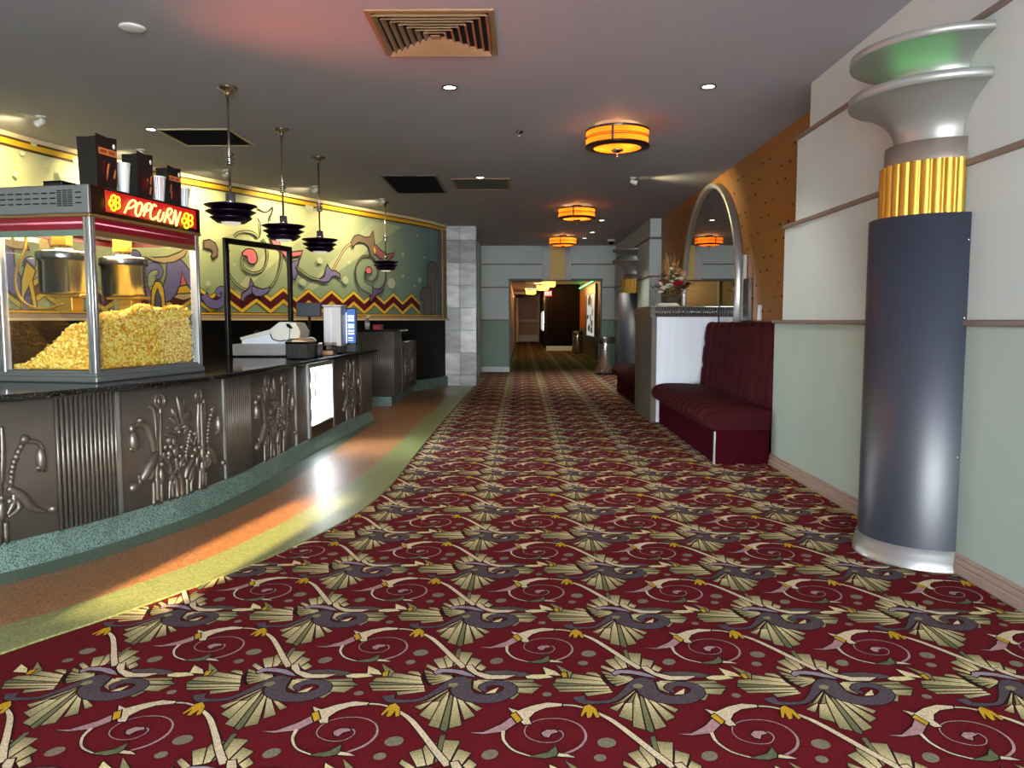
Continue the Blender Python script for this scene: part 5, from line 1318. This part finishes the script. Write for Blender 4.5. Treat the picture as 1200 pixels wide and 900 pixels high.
# ================================================================== CEILING FITTINGS
t = thing('air_diffuser', 'large square tan air diffuser with nested vanes in the ceiling', 'air vent', (-.55, 5.13, CEIL))
def rect_ring(p, hx, hy, w, z0, z1, slope=0.0, mi=0):
    o_ = [(-hx, -hy), (hx, -hy), (hx, hy), (-hx, hy)]; i_ = [(-hx + w, -hy + w), (hx - w, -hy + w), (hx - w, hy - w), (-hx + w, hy - w)]
    vs = [(x, y, z0) for x, y in o_] + [(x, y, z0 + slope) for x, y in i_] + [(x, y, z1) for x, y in o_] + [(x, y, z1 + slope) for x, y in i_]
    fs = []
    for k in range(4):
        j = (k + 1) % 4; fs += [(k, j, 4 + j, 4 + k), (8 + k, 8 + j, 12 + j, 12 + k), (k, j, 8 + j, 8 + k), (4 + k, 4 + j, 12 + j, 12 + k)]
    p.add(vs, fs, mi)
p = MB(); rect_ring(p, .385, .39, .035, -.012, -.001); p.build('frame', 'vent_tan', t, world=False)
p = MB()
for k in range(7): rect_ring(p, .348 - k * .046, .353 - k * .046, .020, -.030, -.027, .026)
p.box(-.03, .03, -.03, .03, -.028, -.024); p.build('vanes', 'vent_tan', t, world=False)
p = MB(); p.box(-.35, .35, -.355, .355, -.0015, -.001); p.build('backing', 'void', t, world=False)
def grille(x0, x1, y0, y1, label, slats, edge):
    t = thing('ceiling_grille', label, 'air vent', ((x0 + x1) / 2, (y0 + y1) / 2, CEIL)); hx, hy = (x1 - x0) / 2, (y1 - y0) / 2
    p = MB(); rect_ring(p, hx, hy, .03, -.012, -.001); p.build('frame', edge, t, world=False)
    p = MB(); p.box(-hx + .03, hx - .03, -hy + .03, hy - .03, -.003, -.001); p.build('backing', 'void', t, world=False)
    p = MB(); n = slats
    for k in range(n):
        y = -hy + .04 + (2 * hy - .08) * (k + .5) / n; p.add([(-hx + .03, y - .012, -.012), (hx - .03, y - .012, -.012), (hx - .03, y + .008, -.004), (-hx + .03, y + .008, -.004)], [(0, 1, 2, 3)])
    p.build('slats', 'vent_dark' if edge != 'vent_tan' else 'vent_edge', t, world=False)
grille(-3.52, -2.79, 7.58, 8.30, 'dark square ceiling grille with pale rim, behind the first pendant rod', 24, 'vent_edge')
grille(-1.80, -1.07, 10.0, 11.39, 'dark ceiling grille over the passage, left of the slatted vent', 40, 'dark_taupe')
grille(-.92, -.157, 10.24, 11.1, 'slatted tan ceiling vent right of the dark grille, before the marble pillar', 12, 'vent_tan')
DOWNS = [(-.567, 6.286), (1.466, 6.288), (1.473, 14.5), (1.478, 16.45), (1.413, 17.63), (-.533, 10.17), (-3.56, 7.60)]
DLAB = ['recessed ceiling downlight just beyond the large tan diffuser', 'recessed ceiling downlight above the gap between amber lamp and pale right wall', 'far recessed downlight beside the middle amber drum lamp', 'far recessed downlight between the middle and last drum lamps', 'far recessed downlight right of the last drum lamp', 'recessed downlight at the front edge of the slatted vent', 'recessed downlight at the corner of the dark square grille above the popcorn bags']
dn = None
for (x, y), lab in zip(DOWNS, DLAB):
    if dn is None:
        dn = thing('downlight', lab, 'downlight', (x, y, CEIL), 0, 'recessed downlights')
        p = MB(); p.lathe([(.046, -.001), (.062, -.001), (.064, -.006), (.060, -.010), (.048, -.007), (.046, -.001)], n=28); p.build('trim_ring', 'bronze', dn, world=False)
        p = MB(); p.lathe([(.048, -.004), (0, -.0045)], n=24); p.build('lamp_face', 'bulb', dn, world=False)
    else: copy_thing(dn, (x, y, CEIL), None, lab)
SPX = [(-4.33, 7.114), (-4.10, 8.485), (-3.61, 9.634), (-2.82, 10.797), (-2.11, 11.933), (1.438, 10.208)]
SPT = [(-5.15, 7.3, 2.6), (-4.8, 8.9, 2.6), (-4.25, 10.0, 2.55), (-3.5, 11.35, 2.55), (-2.8, 12.6, 2.55), (2.5, 10.3, 2.4)]
SLAB = ['adjustable spot lamp on the ceiling above the machine header, lighting the mural', 'adjustable spot lamp seen between the largest and middle popcorn bags', 'adjustable spot lamp behind the first pendant rod', 'adjustable spot lamp beside the third pendant rod', 'adjustable spot lamp by the canopy of the far pendant', 'single adjustable spot lamp aimed at the gold alcove wall']
SPOTS = []
for (x, y), tg, lab in zip(SPX, SPT, SLAB):
    d = Vector(tg) - Vector((x, y, CEIL - .045)); rz = math.atan2(d.y, d.x); pitch = math.atan2(-d.z, math.hypot(d.x, d.y))
    t = thing('spot_lamp', lab, 'spot lamp', (x, y, CEIL), rz, 'adjustable ceiling spots')
    p = MB(); p.lathe([(0, -.001), (.042, -.001), (.042, -.010), (0, -.011)], n=20); p.build('base', 'white_plastic', t, world=False)
    p = MB(); p.cyl((0, 0, -.01), (.0, 0, -.05), .007, n=8); p.build('stem', 'white_plastic', t, world=False)
    T = Matrix.Translation((0, 0, -.055)) @ Matrix.Rotation(pitch * .55, 4, 'Y')
    p = MB()
    prof = [(0, -.035), (.022, -.035), (.026, -.02), (.030, .03), (.034, .05), (.030, .048)]
    TT = T @ Matrix.Rotation(PI / 2, 4, 'Y')
    p.lathe(prof, n=20, T=TT); p.build('head', 'white_plastic', t, world=False)
    p = MB(); p.lathe([(.030, .046), (0, .047)], n=18, T=TT); p.build('lamp_face', 'bulb_warm', t, world=False)
    SPOTS.append((tuple(WM[t.name] @ (T @ Vector((.085, 0, 0)))), tg))
t = thing('ceiling_speaker', 'round white flush disc on the ceiling above the popcorn bags', 'ceiling disc', (-2.436, 4.996, CEIL))
p = MB(); p.lathe([(0, -.001), (.075, -.001), (.078, -.008), (.07, -.016), (.06, -.018)], n=32); p.build('rim', 'white_plastic', t, world=False); p = MB(); p.lathe([(.062, -.018), (.03, -.022), (0, -.023)], n=24); p.build('grille', 'cup_white', t, world=False)
for x, y, lab in ((-.018, 7.738, 'small chrome sprinkler on the ceiling before the first amber drum lamp'), (-.043, 12.66, 'small far chrome sprinkler on the ceiling above the marble pillar')):
    t = thing('sprinkler', lab, 'sprinkler', (x, y, CEIL), 0, 'ceiling sprinklers')
    p = MB(); p.lathe([(0, -.001), (.04, -.001), (.036, -.012), (.014, -.016), (.012, -.032), (0, -.033)], n=20); p.build('escutcheon', 'steel_dark', t, world=False)
    p = MB(); p.lathe([(0, -.045), (.022, -.045), (.022, -.048), (0, -.049)], n=16); p.cyl((.009, 0, -.03), (.004, 0, -.046), .003, n=6); p.cyl((-.009, 0, -.03), (-.004, 0, -.046), .003, n=6); p.build('deflector', 'chrome', t, world=False)
t = thing('dome_camera', 'small dark dome camera on the ceiling just before the far wall', 'camera', (2.04, 17.9, CEIL))
p = MB(); p.lathe([(0, -.001), (.085, -.001), (.085, -.05), (.07, -.055)], n=28); p.build('housing', 'white_plastic', t, world=False); p = MB(); p.lathe([(.07, -.052), (.066, -.085), (.045, -.115), (0, -.128)], n=24); p.build('dome', 'black_gloss', t, world=False)

# ================================================================== LIGHT
def area(name, loc, rot, sx, sy, power, col, spread=PI):
    l = bpy.data.lights.new(name, 'AREA'); l.shape = 'RECTANGLE'; l.size = sx; l.size_y = sy; l.energy = power; l.color = col; l.spread = spread
    o = bpy.data.objects.new(name, l); COL.objects.link(o); o.location = loc; o.rotation_euler = rot; return o
def point(name, loc, power, col, r=.05):
    l = bpy.data.lights.new(name, 'POINT'); l.energy = power; l.color = col; l.shadow_soft_size = r
    o = bpy.data.objects.new(name, l); COL.objects.link(o); o.location = loc; return o
def spot(name, loc, tgt, power, col, ang, blend=.5, r=.03):
    l = bpy.data.lights.new(name, 'SPOT'); l.energy = power; l.color = col; l.spot_size = ang; l.spot_blend = blend; l.shadow_soft_size = r
    o = bpy.data.objects.new(name, l); COL.objects.link(o); o.location = loc
    o.rotation_euler = (Vector(tgt) - Vector(loc)).to_track_quat('-Z', 'Y').to_euler(); return o
area('daylight', (0.1, -3.25, 1.5), (PI / 2, 0, 0), 3.9, 2.4, 700, (0.90, 0.96, 1.0))
sun = bpy.data.lights.new('sun', 'SUN'); sun.energy = 36; sun.color = (1.0, .74, .40); sun.angle = .012
so = bpy.data.objects.new('sun', sun); COL.objects.link(so)
sd = Vector((0.18, 0.98, -math.tan(math.radians(13)))); so.rotation_euler = sd.to_track_quat('-Z', 'Y').to_euler()
for (x, y, z) in DRUMS:
    point('drum_glow', (x, y, CEIL - .05), 9.0, (1.0, .30, .07), .03)
    for dx, dy in ((.10, -.14), (-.16, .02), (.06, .16)): point('drum_bulb', (x + dx, y + dy, CEIL - .125), 1.1, (1.0, .62, .28), .025)
for (x, y) in DOWNS: spot('downlight_lamp', (x, y, CEIL - .03), (x, y, 0), 130 if y > 12 else 70, (1.0, .93, .82), math.radians(95), .8, .05)
for (p, t) in SPOTS: spot('wall_washer', p, t, 100, (1.0, .82, .42), math.radians(118), 1.0, .03)
for (x, y, z) in HALLS: point('hall_lamp_light', (x, y, z - .2), 320, (1.0, .5, .16), .15)
Tm = WM[pm.name]
q = Tm @ Vector((0, 0, .94)); area('popcorn_lamp', q, (0, 0, pm.rotation_euler.z), .5, .9, 20, (1.0, .80, .46))
q = Tm @ Vector((W2 + .13, 0, 1.10)); o = area('neon_light', q, (0, 0, 0), .12, .9, 8, (1.0, .14, .08), math.radians(100))
o.rotation_euler = (Tm.to_3x3() @ Vector((1, 0, .40))).to_track_quat('-Z', 'Y').to_euler()
q = TF @ Vector((FW_ / 2, -.03, .38)); o = area('fridge_glow', q, (0, 0, 0), .26, .5, 10, (.86, .94, 1.0))
o.rotation_euler = (TF.to_3x3() @ Vector((0, -1, -.35))).to_track_quat('-Z', 'Y').to_euler()
wd = bpy.data.worlds.new('World'); scene.world = wd; wd.use_nodes = True
wd.node_tree.nodes['Background'].inputs['Color'].default_value = (.55, .65, .8, 1); wd.node_tree.nodes['Background'].inputs['Strength'].default_value = .8

# ================================================================== CAMERA
cd = bpy.data.cameras.new('Camera'); cd.sensor_width = 36; cd.lens = FPX / 1200 * 36; cd.clip_end = 200; cd.clip_start = .05
co = bpy.data.objects.new('Camera', cd); COL.objects.link(co); co.location = CAM
co.rotation_euler = Matrix((RT, UP, -FW)).transposed().to_euler()
scene.camera = co
scene.view_settings.view_transform = 'Standard'; scene.view_settings.look = 'None'; scene.view_settings.gamma = 1.0; scene.view_settings.use_curve_mapping = False
scene.view_settings.exposure = 0.35
scene.cycles.use_denoising = True
scene.cycles.max_bounces = 8; scene.cycles.transparent_max_bounces = 16; scene.cycles.caustics_reflective = False; scene.cycles.caustics_refractive = False
scene.cycles.sample_clamp_indirect = 6
